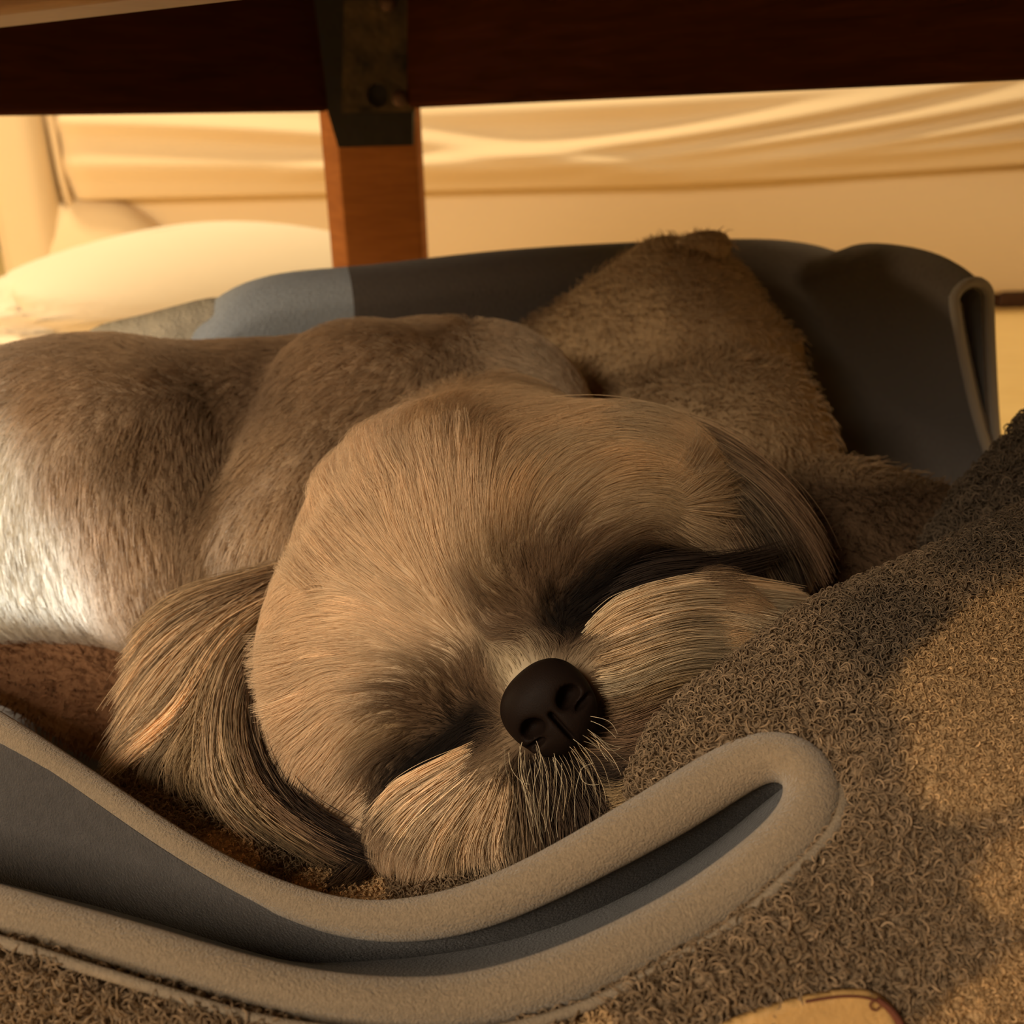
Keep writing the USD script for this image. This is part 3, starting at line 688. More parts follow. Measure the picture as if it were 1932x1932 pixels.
head_shapes = [
    (ellipsoid(LV(985, 1130, .383), (.074, .070, .072)), .03),                 # skull
    (ellipsoid(LV(760, 1240, .352), (.048, .052, .048)), .022),                # cheek towards the rim
    (ellipsoid(LV(850, 1040, .350), (.044, .042, .040)), .02),                 # forehead
    (ellipsoid(LV(1130, 960, .352), (.040, .032, .038), -25), .018),           # brow of the far eye
    (ellipsoid(LV(1250, 1010, .375), (.036, .036, .036)), .02),
    (ellipsoid(LV(720, 1330, .334), (.026, .024, .024), -40), .016),           # brow of the near eye
    (ellipsoid(LV(640, 1440, .345), (.025, .030, .03)), .02),
    (ellipsoid(LV(1000, 1290, .312), (.019, .021, .026), -40), .010),          # bridge of the nose
    (capsule(LV(1050, 1345, .305), LV(1060, 1345, .290), .018, .0125), .008),   # muzzle
    (capsule(LV(960, 1440, .300), LV(800, 1560, .306), .0175, .0165), .007),     # lip lobe, near side
    (capsule(LV(1150, 1255, .303), LV(1330, 1195, .316), .0165, .0200), .007), (capsule(LV(1330, 1195, .316), LV(1440, 1195, .334), .0170, .0160), .004),   # lip lobe, far side
    (capsule(LV(1110, 1430, .303), LV(1180, 1510, .303), .0150, .014), .008),    # chin
]
def sdf(p, shapes=head_shapes + body_shapes):
    d = shapes[0][0](p)
    for g, k in shapes[1:]: d = smin(d, g(p), k)
    for g, k in sockets: d = -smin(-d, g(p), k)
    return d
sockets = [(capsule(LV(1090, 1140, .297), LV(1255, 1072, .307), .0105, .0085), .006), (capsule(LV(888, 1362, .289), LV(775, 1450, .295), .0088, .0070), .006)]
hl = np.array([LV(380, 1720, .30)[0], LV(900, 1720, .31)[1], .270]); hh_ = np.array([LV(1620, 700, .36)[0], LV(900, 690, .36)[1], .47])
lo = np.array([-.34, -.135, .268]); hi = np.array([.115, .115, .57])
v, f = surface_net(sdf, lo, hi, .0036)
dv = to_world(v)
dogm = trimesh.Trimesh(dv, f, process=False)
dogm = max(dogm.split(only_watertight=False), key=lambda g: len(g.faces)) if False else dogm
if dogm.volume < 0: dogm.invert()
dv, df = np.asarray(dogm.vertices), np.asarray(dogm.faces)
dn = vnormals(dv, df)
dtree = cKDTree(dv)

CR = (.60, .45, .295); CRD = (.50, .34, .19); GR = (.40, .295, .18); BRN = (.155, .094, .053); DK = (.028, .018, .013); GLD = (.42, .29, .15); PAL = (.46, .37, .245); WH = (.70, .66, .58)
# pixel, hair direction on the picture, length mm, lift, colour
HEAD = [
    (560, 1150, -1, .15, 14, .30, CR), (500, 1250, -.8, .5, 14, .3, CR), (640, 1200, -1, .05, 16, .25, CR), (760, 1150, -.8, -.5, 18, .25, CR), (640, 1020, -.75, -.65, 18, .3, CR), (700, 900, -.45, -.9, 22, .7, CR), (640, 960, -.7, -.7, 20, .7, CR),
    (800, 820, -.1, -1, 20, .7, CRD), (800, 960, -.3, -1, 24, .25, CR), (880, 1000, -.05, -1, 26, .2, CR), (900, 880, .05, -1, 24, .3, CRD), (860, 1120, -.4, -.9, 24, .2, CR), (920, 1180, -.6, -.8, 18, .2, CR), (820, 1230, -.9, -.35, 18, .2, CR),
    (700, 1290, -1, .1, 18, .25, CR), (600, 1330, -.8, .6, 16, .3, CR), (560, 1420, -.45, .9, 18, .5, CR), (640, 1430, -.5, .85, 18, .3, CR), (620, 1530, -.05, 1, 18, .55, CR), (700, 1480, -.35, .95, 18, .25, CR), (700, 1400, -.7, .7, 18, .25, CR),
    (960, 1000, .15, -1, 24, .2, CRD), (980, 900, .5, -.85, 24, .25, GR), (1050, 960, .65, -.75, 22, .2, GR), (1100, 900, .85, -.5, 24, .22, CRD), (1180, 930, .97, -.05, 24, .2, GR), (1150, 1000, .9, -.4, 20, .15, GR), (1250, 980, .85, .5, 20, .2, GR), (1280, 1040, .8, .3, 20, .15, BRN),
    (1000, 820, .8, -.4, 24, .25, CRD), (1100, 820, 1, .05, 28, .22, GR), (1200, 830, .95, .25, 28, .22, CRD), (1320, 880, .8, .55, 28, .2, GR), (1420, 950, .7, .7, 26, .2, GR), (1500, 1020, .5, .9, 24, .2, BRN),
    # frizz about the eyes
    (1000, 1080, -.3, -.9, 12, .5, BRN), (960, 1130, -.8, -.4, 12, .5, GLD), (1030, 1140, -.3, -.7, 10, .6, BRN), (980, 1190, -.8, .1, 10, .5, BRN), (1060, 1060, .1, -1, 14, .3, BRN), (1120, 1060, .7, -.6, 14, .2, BRN),
    (1110, 1140, .7, -.5, 8, .2, DK), (1180, 1090, .9, -.4, 8, .15, DK), (1250, 1070, 1, -.2, 8, .1, DK), (1085, 1170, .7, -.5, 6, .2, DK), (1330, 1060, 1, -.1, 12, .1, DK), (1050, 1190, -.4, -.6, 7, .4, BRN),
    (840, 1300, -.5, -.8, 12, .4, GLD), (780, 1340, -.8, -.3, 14, .4, BRN), (740, 1390, -.8, .3, 14, .3, GLD), (850, 1345, -.5, -.6, 10, .5, BRN), (900, 1290, -.4, -.8, 9, .4, BRN), (890, 1350, -.5, .3, 7, .3, DK), (850, 1400, -.7, .6, 7, .2, DK), (790, 1440, -.7, .6, 7, .15, DK), (770, 1460, -.7, .7, 8, .15, DK), (920, 1310, -.3, -.5, 6, .3, DK),
    # nose bridge and muzzle
    (960, 1290, -.6, -.7, 6, .5, PAL), (1030, 1225, -.2, -1, 7, .5, PAL), (1090, 1225, .4, -.8, 6, .4, PAL), (930, 1360, -1, .1, 8, .45, PAL), (930, 1420, -.8, .6, 8, .3, GR), (1000, 1260, -.5, -.8, 6, .5, PAL),
    (880, 1450, -.9, .35, 18, .25, CR), (820, 1490, -.8, .6, 20, .25, CR), (760, 1520, -.6, .8, 20, .3, CR), (730, 1590, -.1, 1, 14, .3, CR), (850, 1560, -.35, .95, 20, .25, CR), (900, 1620, -.1, 1, 16, .3, CRD), (950, 1520, -.15, 1, 20, .3, CRD), (960, 1600, .1, 1, 16, .3, CRD), (1000, 1480, 0, 1, 16, .3, GR),
    (1040, 1450, 0, 1, 14, .35, BRN), (1100, 1420, .4, .9, 12, .3, BRN), (1080, 1520, .05, 1, 16, .3, GLD), (1150, 1460, .8, .4, 10, .3, DK), (1180, 1420, .9, .2, 16, .25, BRN), (1150, 1540, .3, .9, 14, .3, BRN), (1120, 1370, .9, .2, 12, .3, BRN),
    (1130, 1210, .8, -.6, 20, .25, PAL), (1200, 1170, .9, -.4, 24, .2, CRD), (1280, 1150, 1, -.15, 26, .2, CRD), (1380, 1150, 1, .05, 26, .2, CRD), (1450, 1170, 1, .1, 22, .2, CRD), (1150, 1260, .9, -.35, 24, .25, CRD), (1250, 1230, .97, -.2, 26, .2, CRD), (1350, 1230, 1, -.15, 26, .2, CRD), (1170, 1310, .85, -.4, 20, .25, BRN), (1260, 1290, .9, -.4, 22, .2, GLD), (1220, 1350, .85, -.4, 18, .25, BRN),
]
BODY = [
    (100, 760, -.6, .8, 11, .5, (.37, .245, .14)), (20, 1000, .0, 1, 11, .5, WH), (105, 1100, .2, .9, 12, .5, WH), (70, 1020, .1, .9, 12, .5, WH), (10, 920, 0, .9, 12, .5, WH), (-40, 850, -.2, 1, 11, .5, WH), (0, 1100, .2, .9, 12, .5, WH), (120, 900, .0, .9, 11, .5, (.38, .25, .145)), (190, 1010, .1, .9, 11, .5, (.38, .25, .145)), (240, 1110, .2, .9, 11, .5, (.42, .29, .18)),
    (250, 650, -.6, .3, 11, .6, (.37, .25, .145)), (250, 850, -.3, .9, 11, .5, (.235, .145, .076)), (250, 1050, .2, .9, 11, .5, (.36, .24, .14)), (400, 750, -.5, .8, 11, .5, (.22, .138, .075)), (400, 930, -.2, 1, 11, .5, (.245, .155, .085)), (610, 960, -.3, 1, 11, .5, (.21, .132, .075)), (690, 840, -.5, .8, 11, .5, (.21, .132, .075)), (450, 650, -.7, .4, 11, .6, (.36, .24, .14)), (480, 720, -.6, .7, 10, .4, (.20, .125, .075)),  # darkest browns behind the head and in the shoulder crease are painted shade
    (550, 850, -.4, .9, 12, .5, (.40, .28, .17)), (500, 1000, -.3, 1, 12, .5, (.43, .30, .18)), (530, 930, -.3, 1, 12, .5, (.42, .29, .175)), (650, 700, -.7, .6, 11, .6, (.37, .25, .15)), (700, 800, -.6, .7, 11, .5, (.32, .215, .125)), (800, 620, -.4, .4, 12, .6, (.40, .28, .17)),
    (850, 720, -.1, .9, 12, .5, (.36, .25, .15)), (950, 680, .5, .6, 14, .5, (.46, .345, .23)), (1040, 740, .6, .7, 14, .4, (.56, .43, .29)), (430, 1100, -.2, 1, 12, .5, (.36, .25, .15)), (350, 600, -.7, .1, 11, .6, (.42, .30, .19))]
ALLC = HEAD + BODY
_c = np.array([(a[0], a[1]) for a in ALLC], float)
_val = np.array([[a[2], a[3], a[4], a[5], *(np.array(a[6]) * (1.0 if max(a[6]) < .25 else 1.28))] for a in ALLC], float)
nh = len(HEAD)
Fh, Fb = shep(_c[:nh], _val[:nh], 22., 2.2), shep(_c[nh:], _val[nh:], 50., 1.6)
def head_weight(P):
    """1 on the head, 0 on the trunk"""
    L = to_local(P)
    a = head_shapes[0][0](L)
    for g, k in head_shapes[1:]: a = np.minimum(a, g(L))
    b = body_shapes[0][0](L)
    for g, k in body_shapes[1:-1]: b = np.minimum(b, g(L))
    return np.clip((b - a) / .010 + .5, 0, 1)
def coat(P):
    x, y, d = proj(P); w = head_weight(P)[:, None]
    out = np.empty((len(P), 7))
    for s in np.array_split(np.arange(len(P)), max(1, len(P) // 4000)):
        out[s] = Fh(x[s], y[s]) * w[s] + Fb(x[s], y[s]) * (1 - w[s])
    dk, br = eye_marks(x, y)
    dk, br = (dk * w[:, 0])[:, None], (br * w[:, 0])[:, None]
    out[:, 4:7] = out[:, 4:7] * (1 - br) + np.array(BRN) * br
    out[:, 4:7] = out[:, 4:7] * (1 - dk) + np.array(DK) * .3 * dk
    return out
def line_dist(x, y, pts):
    p = np.stack([x, y], -1); best = np.full(len(x), 1e9)
    for a, b in zip(np.array(pts[:-1], float), np.array(pts[1:], float)):
        h = np.clip(((p - a) @ (b - a)) / ((b - a) @ (b - a)), 0, 1)
        best = np.minimum(best, np.linalg.norm(p - a - h[:, None] * (b - a), axis=1))
    return best
def eye_marks(x, y):
    """the dark mask of the coat about both eyes and the mouth"""
    g = lambda d, a, b: 1 / (1 + np.exp((d - a) / b))
    d1 = line_dist(x, y, [(1075, 1165), (1120, 1125), (1190, 1092), (1240, 1068)])
    d2 = line_dist(x, y, [(895, 1362), (850, 1405), (775, 1455)])
    d3 = line_dist(x, y, [(1110, 1330), (1150, 1400), (1150, 1480), (1080, 1480), (1010, 1440)])
    d4 = line_dist(x, y, [(960, 1150), (1040, 1085)])
    d5 = line_dist(x, y, [(800, 1335), (870, 1310)])
    dk = np.maximum(np.maximum(g(d1, 52, 8), g(d2, 47, 8)), np.maximum(g(line_dist(x, y, [(1120, 1440), (1180, 1470)]), 40, 8), .75 * g(line_dist(x, y, [(1120, 1345), (1160, 1400), (1150, 1490), (1085, 1500), (1025, 1445)]), 62, 12)))
    br = np.maximum.reduce([g(d1, 92, 16), g(d2, 88, 15), g(d3, 75, 14), g(d4, 62, 18), g(d5, 62, 16)])
    return dk, br
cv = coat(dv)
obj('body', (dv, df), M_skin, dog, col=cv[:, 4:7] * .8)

def grow(roots, normals, attrs, k, len_mul=1., lift_mul=1., wob=.12, follow=True):
    """hair that leaves the skin and lies along it in the direction the coat grows"""
    n = len(roots); pts = np.empty((n, k, 3)); pts[:, 0] = roots - normals * .001
    L = attrs[:, 2] * .001 * rng.uniform(.55, 1.2, n) * len_mul; lift = attrs[:, 3] * lift_mul
    dirw = lambda a: a[:, :1] * RT - a[:, 1:2] * UP
    D = dirw(attrs[:, :2]) + rng.normal(0, wob, (n, 3))
    P, N = roots.copy(), normals.copy()
    for j in range(1, k):
        if j > 1 and follow:
            A = coat_fast(P); D = .5 * D + .5 * dirw(A) + rng.normal(0, wob * .25, (n, 3))
            _, i = dtree.query(P); N = dn[i]
            off = ((P - dv[i]) * N).sum(1)
        else: off = np.zeros(n)
        T = D - N * (D * N).sum(1, keepdims=True); T /= np.maximum(np.linalg.norm(T, axis=1, keepdims=True), 1e-9)
        want = L * lift * np.minimum(1, j / (k - 1) * 1.4) * .55
        step = L / (k - 1)
        rise = np.clip(want - off, -.3 * step, .9 * step)
        P = P + T * np.sqrt(np.maximum(step ** 2 - rise ** 2, 0))[:, None] + N * rise[:, None]
        pts[:, j] = P
    return pts
_ct = cv
def coat_fast(P):
    _, i = dtree.query(P, k=1); return _ct[i, :4]
def clump(pts, m, strength, seed=1):
    n, k = pts.shape[:2]
    r = np.random.default_rng(seed); c = r.choice(n, m, replace=False)
    _, i = cKDTree(pts[c, 0]).query(pts[:, 0]); t = np.linspace(0, 1, k) ** 1.3
    return pts + (pts[c[i]] - pts) * (strength * t)[None, :, None], i, r.normal(0, 1, m)
hw = head_weight(dv[df].mean(1))
fw_ = facing(dogm)
nose_c = LV(1034, 1330, .281)
def hair_set(name, n, wsel, k, width, jit, nclump, cstr, lm=1.):
    P, fi = sample(dv, df, n, fw_ * wsel)
    N = dn[df[fi]].mean(1); N /= np.linalg.norm(N, axis=1, keepdims=True)
    Lc = to_local(P)
    keep = ((Lc - nose_c) ** 2).sum(1) > .0128 ** 2
    P, N = P[keep], N[keep]; n = len(P)
    A = coat(P)
    pts = grow(P, N, A, k, lm)
    pts, ci, cr = clump(pts, nclump, cstr, len(name))
    c = A[:, 4:7] * np.exp(rng.normal(0, jit, n) + cr[ci] * jit * .7)[:, None]
    cc = c[:, None] * np.linspace(.82, 1.12, k)[None, :, None]
    curves(name, pts, width * np.linspace(1, .35, k), M_fur, dog, cc)
hair_set('head_fur', 80000, np.where(hw > .4, 1, 0), 5, .00012, .12, 4200, .34)
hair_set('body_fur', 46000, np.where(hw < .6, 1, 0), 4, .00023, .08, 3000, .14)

# nose leather with two nostrils and the groove between them
def nose():
    R_ = np.array([.74, .67, 0]); U_ = np.array([-.67, .74, 0])   # local picture axes (y up): the dog's left, the dog's brow
    o = LV(1030, 1328, .2805)
    def f(p):
        q = p - o; a, b, c = q @ R_, q @ U_, q[:, 2]
        k0 = ((np.abs(a) / .0130) ** 2.3 + (np.abs(b) / .0112) ** 2.3 + (np.abs(c) / .0095) ** 2.3) ** (1 / 2.3); d = (k0 - 1) * .0095
        d = smin(d, np.sqrt(((a) / .0095) ** 2 + ((b + .008) / .006) ** 2 + ((c + .001) / .008) ** 2) * .006 - .006, .004)
        for s in (-1, 1):
            h = np.sqrt(((a - s * .0066) / .0038) ** 2 + ((b + .0012 + .12 * np.abs(a - s * .0066)) / .0030) ** 2 + ((c + .0090) / .007) ** 2) - 1
            d = -smin(-d, h * .0026, .0012)
            w = np.sqrt(((a - s * .0105) / .005) ** 2 + ((b + .0055) / .0012) ** 2 + ((c + .0075) / .0045) ** 2) - 1
            d = -smin(-d, w * .0012, .001)
        g = np.sqrt((a / .0007) ** 2 + (np.maximum(np.abs(b + .0085) - .007, 0) / .0007) ** 2 + ((c + .0088) / .0028) ** 2) - 1
        return -smin(-d, g * .0007, .001)
    v, f_ = surface_net(f, o - .019, o + .019, .0006)
    m = trimesh.Trimesh(to_world(v), f_, process=False)
    if m.volume < 0: m.invert()
    return m
obj('nose', nose(), M_nose, dog, smooth=True, label='dark brown nose with two nostrils')
M_lid = mat('dark_eyelid', (.008, .006, .005), .95, spec=.03)
for pts_, r in (([(1085, 1165), (1130, 1125), (1185, 1092), (1240, 1072)], .0014), ([(895, 1352), (865, 1390), (825, 1425), (780, 1450)], .0013)):
    a = spline(np.array([(x, y, 0.) for x, y in pts_]), 24)
    # laid on the skin where each sight line meets it
    o_ = np.tile(CAM, (24, 1)); d_ = V(a[:, 0], a[:, 1], np.full(24, 1.)) - CAM
    hit, ir, _ = dogm.ray.intersects_location(o_, d_, multiple_hits=False)
    hit = hit[np.argsort(ir)]
    if len(hit) > 6: obj('eyelid', tube(hit, r * np.sin(np.linspace(.25, np.pi - .25, len(hit))), 10), M_lid, dog, smooth=60, label='closed dark eyelid')

# tips that stand out past the outline of the cheek and the crown
def edge_tufts(edge, n, inset, out, seed, col, nclump, push):
    r = np.random.default_rng(seed)
    e = spline(np.array([(x, y, 0.) for x, y in edge]), 200)[:, :2]
    t = np.gradient(e, axis=0); t /= np.linalg.norm(t, axis=1, keepdims=True); nn = np.stack([-t[:, 1], t[:, 0]], 1)
    k = np.clip((r.beta(1.6, 1.3, n) * 200).astype(int), 0, 199); a = e[k] - nn[k] * r.uniform(*inset, (n, 1)); b = e[k] + nn[k] * r.uniform(*out, (n, 1)) + t[k] * r.normal(push, 12, (n, 1))
    o_ = np.tile(CAM, (n, 1)); d_ = V(a[:, 0], a[:, 1], np.full(n, 1.)) - CAM
    hit, ir, _ = dogm.ray.intersects_location(o_, d_, multiple_hits=False)
    d0 = (hit - CAM) @ FW; b = b[ir]; m = len(ir)
    tip = V(b[:, 0], b[:, 1], d0 + r.uniform(.002, .010, m)); mid = (hit + tip) / 2 - (FW * .0045)[None]
    q = np.linspace(0, 1, 6)[None, :, None]
    P = hit[:, None] * (1 - q) ** 2 + 2 * mid[:, None] * q * (1 - q) + tip[:, None] * q ** 2
    P, ci, cr = clump(P, nclump, .55, seed)
    c = np.array(col) * np.exp(r.normal(0, .12, m) + cr[ci] * .08)[:, None]
    curves('edge_fur', P, .00013 * np.linspace(1, .35, 6), M_fur, dog, c)
edge_tufts([(476, 1180), (478, 1250), (492, 1330), (520, 1400), (560, 1462), (606, 1530), (645, 1585), (672, 1610)], 3200, (8, 110), (-6, 26), 11, np.array(CR) * 1.28, 170, 22)
edge_tufts([(880, 780), (800, 800), (715, 852), (640, 925), (575, 1010), (520, 1090)], 2400, (8, 90), (-8, 20), 12, np.array(CR) * 1.2, 200, -14)
edge_tufts([(1330, 1060), (1365, 1010), (1378, 950), (1362, 895), (1310, 845)], 1500, (8, 110), (-10, 40), 13, (.46, .33, .20), 110, 16)

# long hair of ears, lips and brows, combed between guide strands
def combed(name, guides, n, k, width, jit=.18, spread=.003, nclump=140, cstr=.5, lenv=(.7, 1.02), parent=None, seed=0, dark=0.):
    """guides: rows of strands, each a list of (px, py, d) and a root and tip colour, neighbouring guides in order"""
    r = np.random.default_rng(100 + seed)
    G = np.array([spline(np.array(g, float), 24) for g, _, _ in guides]); c0 = np.array([a for _, a, _ in guides]); c1 = np.array([b for _, _, b in guides])
    m = len(guides)
    u = r.uniform(0, m - 1.001, n)
    cu_ = np.sort(r.uniform(0, m - 1.001, nclump)); ci = np.argmin(np.abs(cu_[None] - u[:, None]), 1)
    def strands(u):
        i = u.astype(int); w = (u - i)
        return G[i] * (1 - w)[:, None, None] + G[i + 1] * w[:, None, None], c0[i] * (1 - w)[:, None] + c0[i + 1] * w[:, None], c1[i] * (1 - w)[:, None] + c1[i + 1] * w[:, None]
    S, a0, a1 = strands(u); C, _, _ = strands(cu_)
    W = V(S[..., 0], S[..., 1], S[..., 2]); WC = V(C[..., 0], C[..., 1], C[..., 2])
    offc = r.normal(0, spread * .8, (nclump, 3)); WC = WC + offc[:, None] * np.linspace(.4, 1, 24)[None, :, None]
    off = r.normal(0, spread, (n, 3)); W = W + off[:, None] * np.linspace(.7, 1, 24)[None, :, None]
    t = np.linspace(0, 1, 24); W = W + (WC[ci] - W) * (cstr * t ** .8)[None, :, None]
    W = W + (r.normal(0, spread * .25, (n, 1, 3)) * np.sin(t * np.pi * 2 + r.uniform(0, 6, (n, 1)))[..., None])
    L = r.uniform(*lenv, n); st = r.uniform(0, .10, n)
    q = (st[:, None] + (L - st)[:, None] * np.linspace(0, 1, k)[None]) * 23
    i = np.clip(q.astype(int), 0, 22); w = (q - i)[..., None]
    rows = np.arange(n)[:, None]
    P = W[rows, i] * (1 - w) + W[rows, i + 1] * w
    tt = np.linspace(0, 1, k)[None, :, None]
    clr = r.normal(0, 1, nclump)[ci] * 1.5 - (r.random(nclump) < dark)[ci] * (.8 / jit)
    c = (a0[:, None] * (1 - tt) + a1[:, None] * tt) * np.exp(r.normal(0, jit, n) + clr * jit)[:, None, None]
    curves(name, P, width * np.r_[np.linspace(1, .9, k - 2), .7, .3], M_fur, parent or dog, c)
EAR = (.50, .35, .20); EARD = (.20, .12, .07); EARL = (.66, .49, .31)
def ear_flap(poly, ctrl, T, label=None):
    m, _, _ = pillow(poly, ctrl, T, 45, 14, .0008, 40, 9)
    return obj('ear', m, M_skin, dog, col=np.tile(np.array([.16, .10, .06]), (len(m.vertices), 1)), label=label)
e_ = ear_flap([(480, 1110), (400, 1140), (310, 1230), (270, 1340), (300, 1430), (390, 1510), (500, 1580), (600, 1610), (640, 1590), (560, 1480), (520, 1350), (510, 1220)],
         [(480, 1110, .372), (310, 1230, .352), (300, 1430, .338), (500, 1580, .325), (620, 1600, .318), (520, 1350, .345), (430, 1350, .338)], .0035, 'long-haired ear hanging towards the bed rim')
LE = [([(540, 1075, 0.368), (440, 1098, 0.356), (340, 1130, 0.348), (240, 1200, 0.346)], EAR, EAR),
      ([(530, 1100, 0.364), (430, 1130, 0.350), (310, 1190, 0.341), (225, 1290, 0.338)], EARD, EARL),
      ([(520, 1120, 0.361), (410, 1180, 0.344), (300, 1290, 0.332), (205, 1430, 0.329)], EARL, EARL),
      ([(515, 1140, 0.359), (415, 1220, 0.340), (330, 1340, 0.326), (235, 1420, 0.322), (200, 1455, 0.322)], EAR, EARL),
      ([(512, 1160, 0.357), (425, 1250, 0.336), (380, 1380, 0.322), (350, 1460, 0.317), (370, 1510, 0.315)], EARL, GLD),
      ([(510, 1180, 0.356), (435, 1280, 0.333), (410, 1400, 0.318), (430, 1500, 0.310), (520, 1585, 0.306)], EARD, EARL),
      ([(508, 1200, 0.354), (448, 1300, 0.332), (435, 1410, 0.316), (480, 1520, 0.307), (600, 1610, 0.300)], EARL, GLD),
      ([(506, 1215, 0.353), (460, 1310, 0.332), (455, 1420, 0.316), (520, 1530, 0.306), (660, 1625, 0.297)], EARD, EARD),
      ([(506, 1230, 0.352), (472, 1320, 0.334), (478, 1430, 0.318), (550, 1540, 0.308), (690, 1618, 0.298)], EARL, EARD),
      ([(508, 1240, 0.346), (476, 1330, 0.330), (492, 1430, 0.316), (566, 1540, 0.306), (700, 1618, 0.296)], EARD, DK),
      ([(512, 1260, 0.344), (488, 1350, 0.328), (515, 1450, 0.315), (590, 1545, 0.305), (712, 1610, 0.296)], DK, DK)]
combed('ear_hair', LE, 8000, 9, .00019, seed=1, parent=e_, jit=.2, nclump=110, dark=.3)
tuft = [([(640, 1590, .308), (660, 1620, .302), (620, 1670, .292), (585, 1705, .285)], DK, DK), ([(680, 1570, .308), (690, 1610, .302), (650, 1660, .293), (610, 1690, .286)], DK, BRN), ([(700, 1550, .312), (712, 1600, .303), (705, 1640, .297), (690, 1650, .294)], DK, DK)]
combed('ear_tuft', tuft, 420, 7, .00022, spread=.002, nclump=14, cstr=.8, seed=2, parent=e_)
e2_ = ear_flap([(1250, 840), (1350, 860), (1450, 930), (1530, 1020), (1540, 1090), (1500, 1150), (1430, 1120), (1360, 1010), (1280, 930)],
         [(1250, 840, .385), (1450, 930, .372), (1540, 1080, .362), (1430, 1120, .362), (1350, 960, .368)], .004, 'dark-tipped ear draped on the far side of the head')
RE = [([(960, 795, .372), (1100, 782, .362), (1260, 800, .356), (1400, 860, .352), (1510, 965, .350), (1560, 1050, .352)], CRD, EARD),
      ([(980, 810, .366), (1120, 800, .355), (1270, 830, .348), (1400, 900, .345), (1500, 1000, .344), (1550, 1090, .346)], GR, EARD),
      ([(1000, 825, .362), (1140, 822, .350), (1280, 862, .342), (1395, 940, .339), (1480, 1040, .338), (1520, 1120, .340)], EARL, DK),
      ([(1040, 840, .358), (1160, 848, .347), (1290, 900, .339), (1385, 975, .336), (1450, 1070, .335), (1490, 1150, .337)], GR, DK),
      ([(1080, 858, .355), (1190, 872, .344), (1290, 925, .337), (1370, 1005, .334), (1420, 1090, .334), (1450, 1170, .337)], EAR, EARD),
      ([(1120, 875, .352), (1210, 895, .343), (1290, 950, .337), (1350, 1020, .334), (1390, 1080, .334)], GR, GR)]
combed('ear_hair', RE, 6500, 9, .00021, seed=3, spread=.0035, parent=e2_, dark=.25)
lash = [([(1090, 1150, .319), (1180, 1085, .318), (1290, 1060, .318), (1400, 1052, .322), (1510, 1022, .327)], DK, DK), ([(1100, 1160, .317), (1200, 1100, .315), (1310, 1080, .315), (1420, 1062, .320), (1490, 1046, .325)], DK, DK),
        ([(1110, 1165, .316), (1200, 1115, .313), (1300, 1095, .313), (1400, 1080, .318), (1460, 1060, .323)], DK, DK)]
combed('brow_hair', lash, 900, 8, .00020, spread=.0022, nclump=30, cstr=.5, seed=4, lenv=(.45, 1.0))
# lips
mo = [([(1112, 1190, .302), (1170, 1135, .298), (1260, 1105, .300), (1350, 1095, .306), (1515, 1111, 0.321)], PAL, CRD), ([(1110, 1215, .298), (1180, 1165, .292), (1270, 1135, .293), (1360, 1130, .300), (1525, 1146, 0.316)], CRD, PAL), ([(1105, 1235, .295), (1180, 1200, .288), (1270, 1170, .289), (1360, 1165, .296), (1440, 1180, 0.291)], CR, GR),
      ([(1102, 1260, .292), (1180, 1240, .286), (1270, 1210, .287), (1350, 1205, .293), (1505, 1221, 0.309)], CRD, PAL), ([(1100, 1290, .290), (1170, 1285, .285), (1260, 1250, .286), (1340, 1240, .292), (1475, 1251, 0.306)], PAL, GR), ([(1105, 1320, .290), (1170, 1320, .286), (1250, 1290, .286), (1320, 1275, .291), (1370, 1275, .297)], BRN, GLD),
      ([(1100, 1350, .290), (1160, 1350, .287), (1220, 1330, .286), (1290, 1300, .290)], BRN, EARD), ([(1095, 1380, .291), (1150, 1385, .288), (1210, 1370, .287), (1260, 1350, .288)], BRN, EARD)]
combed('lip_hair', mo, 4200, 8, .00019, spread=.0016, nclump=90, cstr=.45, seed=5)
mo2 = [([(905, 1405, .298), (820, 1445, .293), (740, 1490, .294), (690, 1545, .298)], CRD, CR), ([(915, 1425, .294), (840, 1470, .288), (760, 1530, .288), (710, 1590, .293)], CR, CR), ([(925, 1440, .291), (860, 1500, .284), (800, 1570, .284), (770, 1630, .288)], CR, CR), ([(940, 1450, .289), (900, 1520, .282), (860, 1590, .281), (850, 1655, .284)], CR, CRD),
       ([(955, 1450, .287), (940, 1530, .280), (920, 1600, .279), (930, 1655, .280)], CRD, CR), ([(975, 1445, .286), (980, 1520, .280), (985, 1590, .278), (990, 1640, .279)], (.10, .065, .038), (.25, .17, .10)), ([(1005, 1435, .285), (1025, 1510, .280), (1035, 1580, .277), (1035, 1630, .277)], DK, (.09, .055, .032)), ([(1040, 1425, .285), (1070, 1490, .281), (1090, 1550, .278), (1090, 1600, .276)], DK, (.08, .05, .03)), ([(1075, 1420, .286), (1120, 1480, .282), (1150, 1530, .278), (1160, 1560, .276)], DK, (.08, .05, .03))]
combed('lip_hair', mo2, 4600, 8, .00019, spread=.0016, nclump=90, cstr=.45, seed=6)
chin = [([(1090, 1400, .286), (1150, 1400, .284), (1220, 1385, .284), (1270, 1350, .285)], BRN, EARD), ([(1100, 1430, .287), (1160, 1440, .284), (1210, 1430, .282), (1240, 1400, .281)], DK, BRN), ([(1110, 1450, .287), (1150, 1465, .284), (1190, 1460, .281), (1215, 1440, .279)], DK, DK), ([(1100, 1475, .286), (1140, 1500, .282), (1180, 1500, .279), (1200, 1490, .277)], DK, GLD), ([(1090, 1490, .285), (1120, 1530, .281), (1150, 1540, .278), (1170, 1530, .276)], EARD, GLD)]
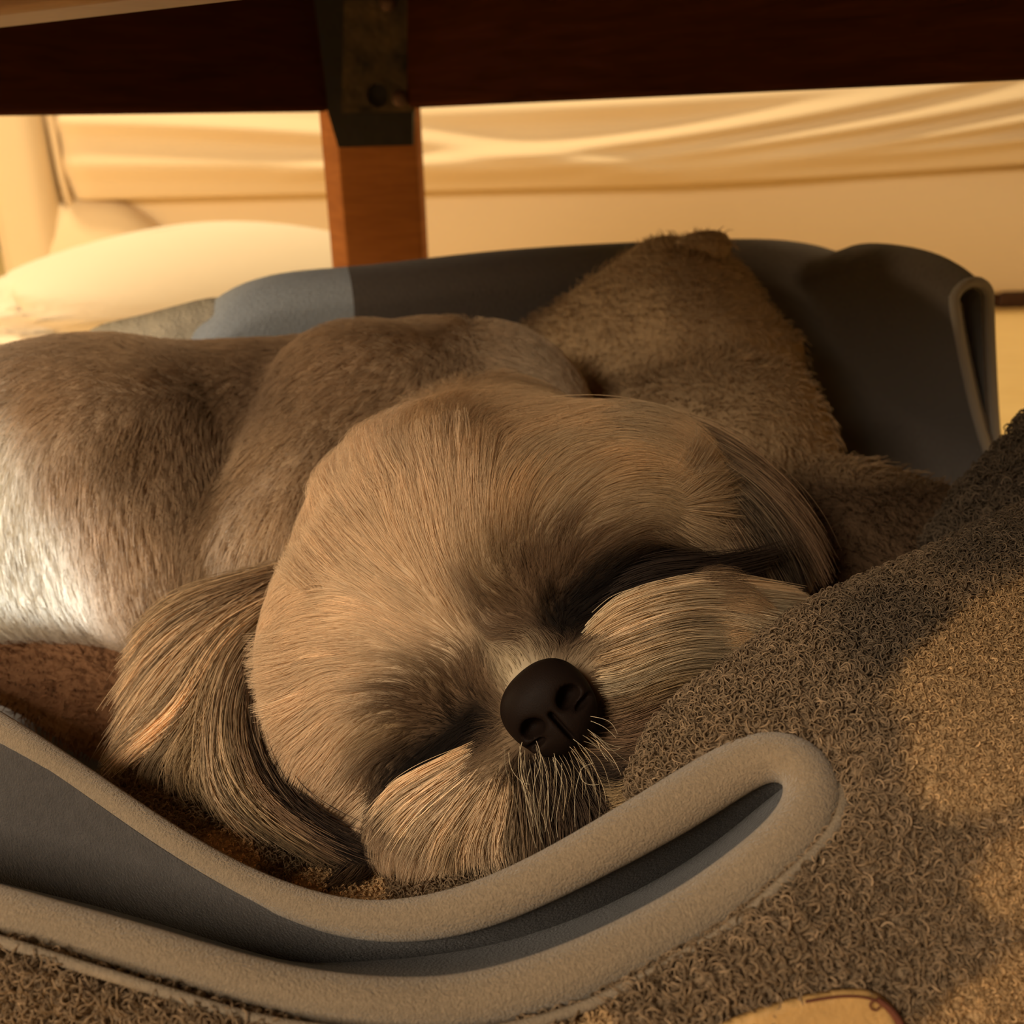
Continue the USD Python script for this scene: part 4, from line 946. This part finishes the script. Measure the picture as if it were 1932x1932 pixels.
combed('chin_hair', chin, 1500, 7, .00019, spread=.0018, nclump=40, cstr=.45, seed=7)
# single pale whiskers under the nose
WK = [[(985, 1400), (978, 1440), (985, 1480), (1000, 1520), (1005, 1560)], [(1012, 1398), (1020, 1435), (1008, 1480), (1010, 1540), (1022, 1590)], [(1040, 1400), (1050, 1450), (1048, 1500), (1040, 1550)], [(1060, 1395), (1085, 1420), (1105, 1450)], [(1075, 1390), (1105, 1415), (1118, 1440)], [(1100, 1350), (1150, 1362), (1165, 1385)], [(1108, 1358), (1140, 1372), (1162, 1392)], [(1098, 1368), (1130, 1395), (1150, 1415), (1170, 1412)], [(1120, 1440), (1098, 1450), (1096, 1468), (1110, 1480), (1130, 1480)],
      [(960, 1420), (965, 1450), (985, 1475), (1000, 1480)], [(1060, 1440), (1058, 1490), (1050, 1540), (1052, 1580)], [(1095, 1455), (1085, 1500), (1085, 1560)], [(1000, 1450), (992, 1500), (1000, 1560), (1012, 1600)], [(1030, 1460), (1035, 1510), (1028, 1570)]]
W_ = np.array([V(s[:, 0], s[:, 1], np.linspace(.2745, .2700, 9)) for s in (spline(np.array([(x, y, 0.) for x, y in w]), 9) for w in WK)])
curves('whisker', W_, .00017 * np.linspace(1, .5, 9), M_fur, dog, np.tile(np.array([.60, .50, .34]), (len(W_), 1)))

thin = [([(960, 1415, .278), (955, 1470, .276), (985, 1530, .275), (990, 1590, .274)], PAL, PAL), ([(1000, 1410, .277), (1010, 1470, .275), (1012, 1530, .274), (1030, 1600, .273)], PAL, PAL), ([(1040, 1412, .277), (1060, 1470, .275), (1055, 1530, .274), (1065, 1590, .273)], PAL, GLD),
        ([(1070, 1405, .277), (1100, 1440, .275), (1120, 1500, .274), (1110, 1560, .272)], GLD, PAL), ([(1095, 1395, .277), (1130, 1420, .275), (1160, 1470, .274), (1180, 1520, .272)], GLD, PAL), ([(1105, 1370, .277), (1140, 1385, .275), (1180, 1400, .274), (1215, 1395, .272)], PAL, PAL)]
combed('whisker', thin, 45, 9, .00014, spread=.0022, nclump=40, cstr=.15, seed=8, lenv=(.45, 1.0), jit=.25)
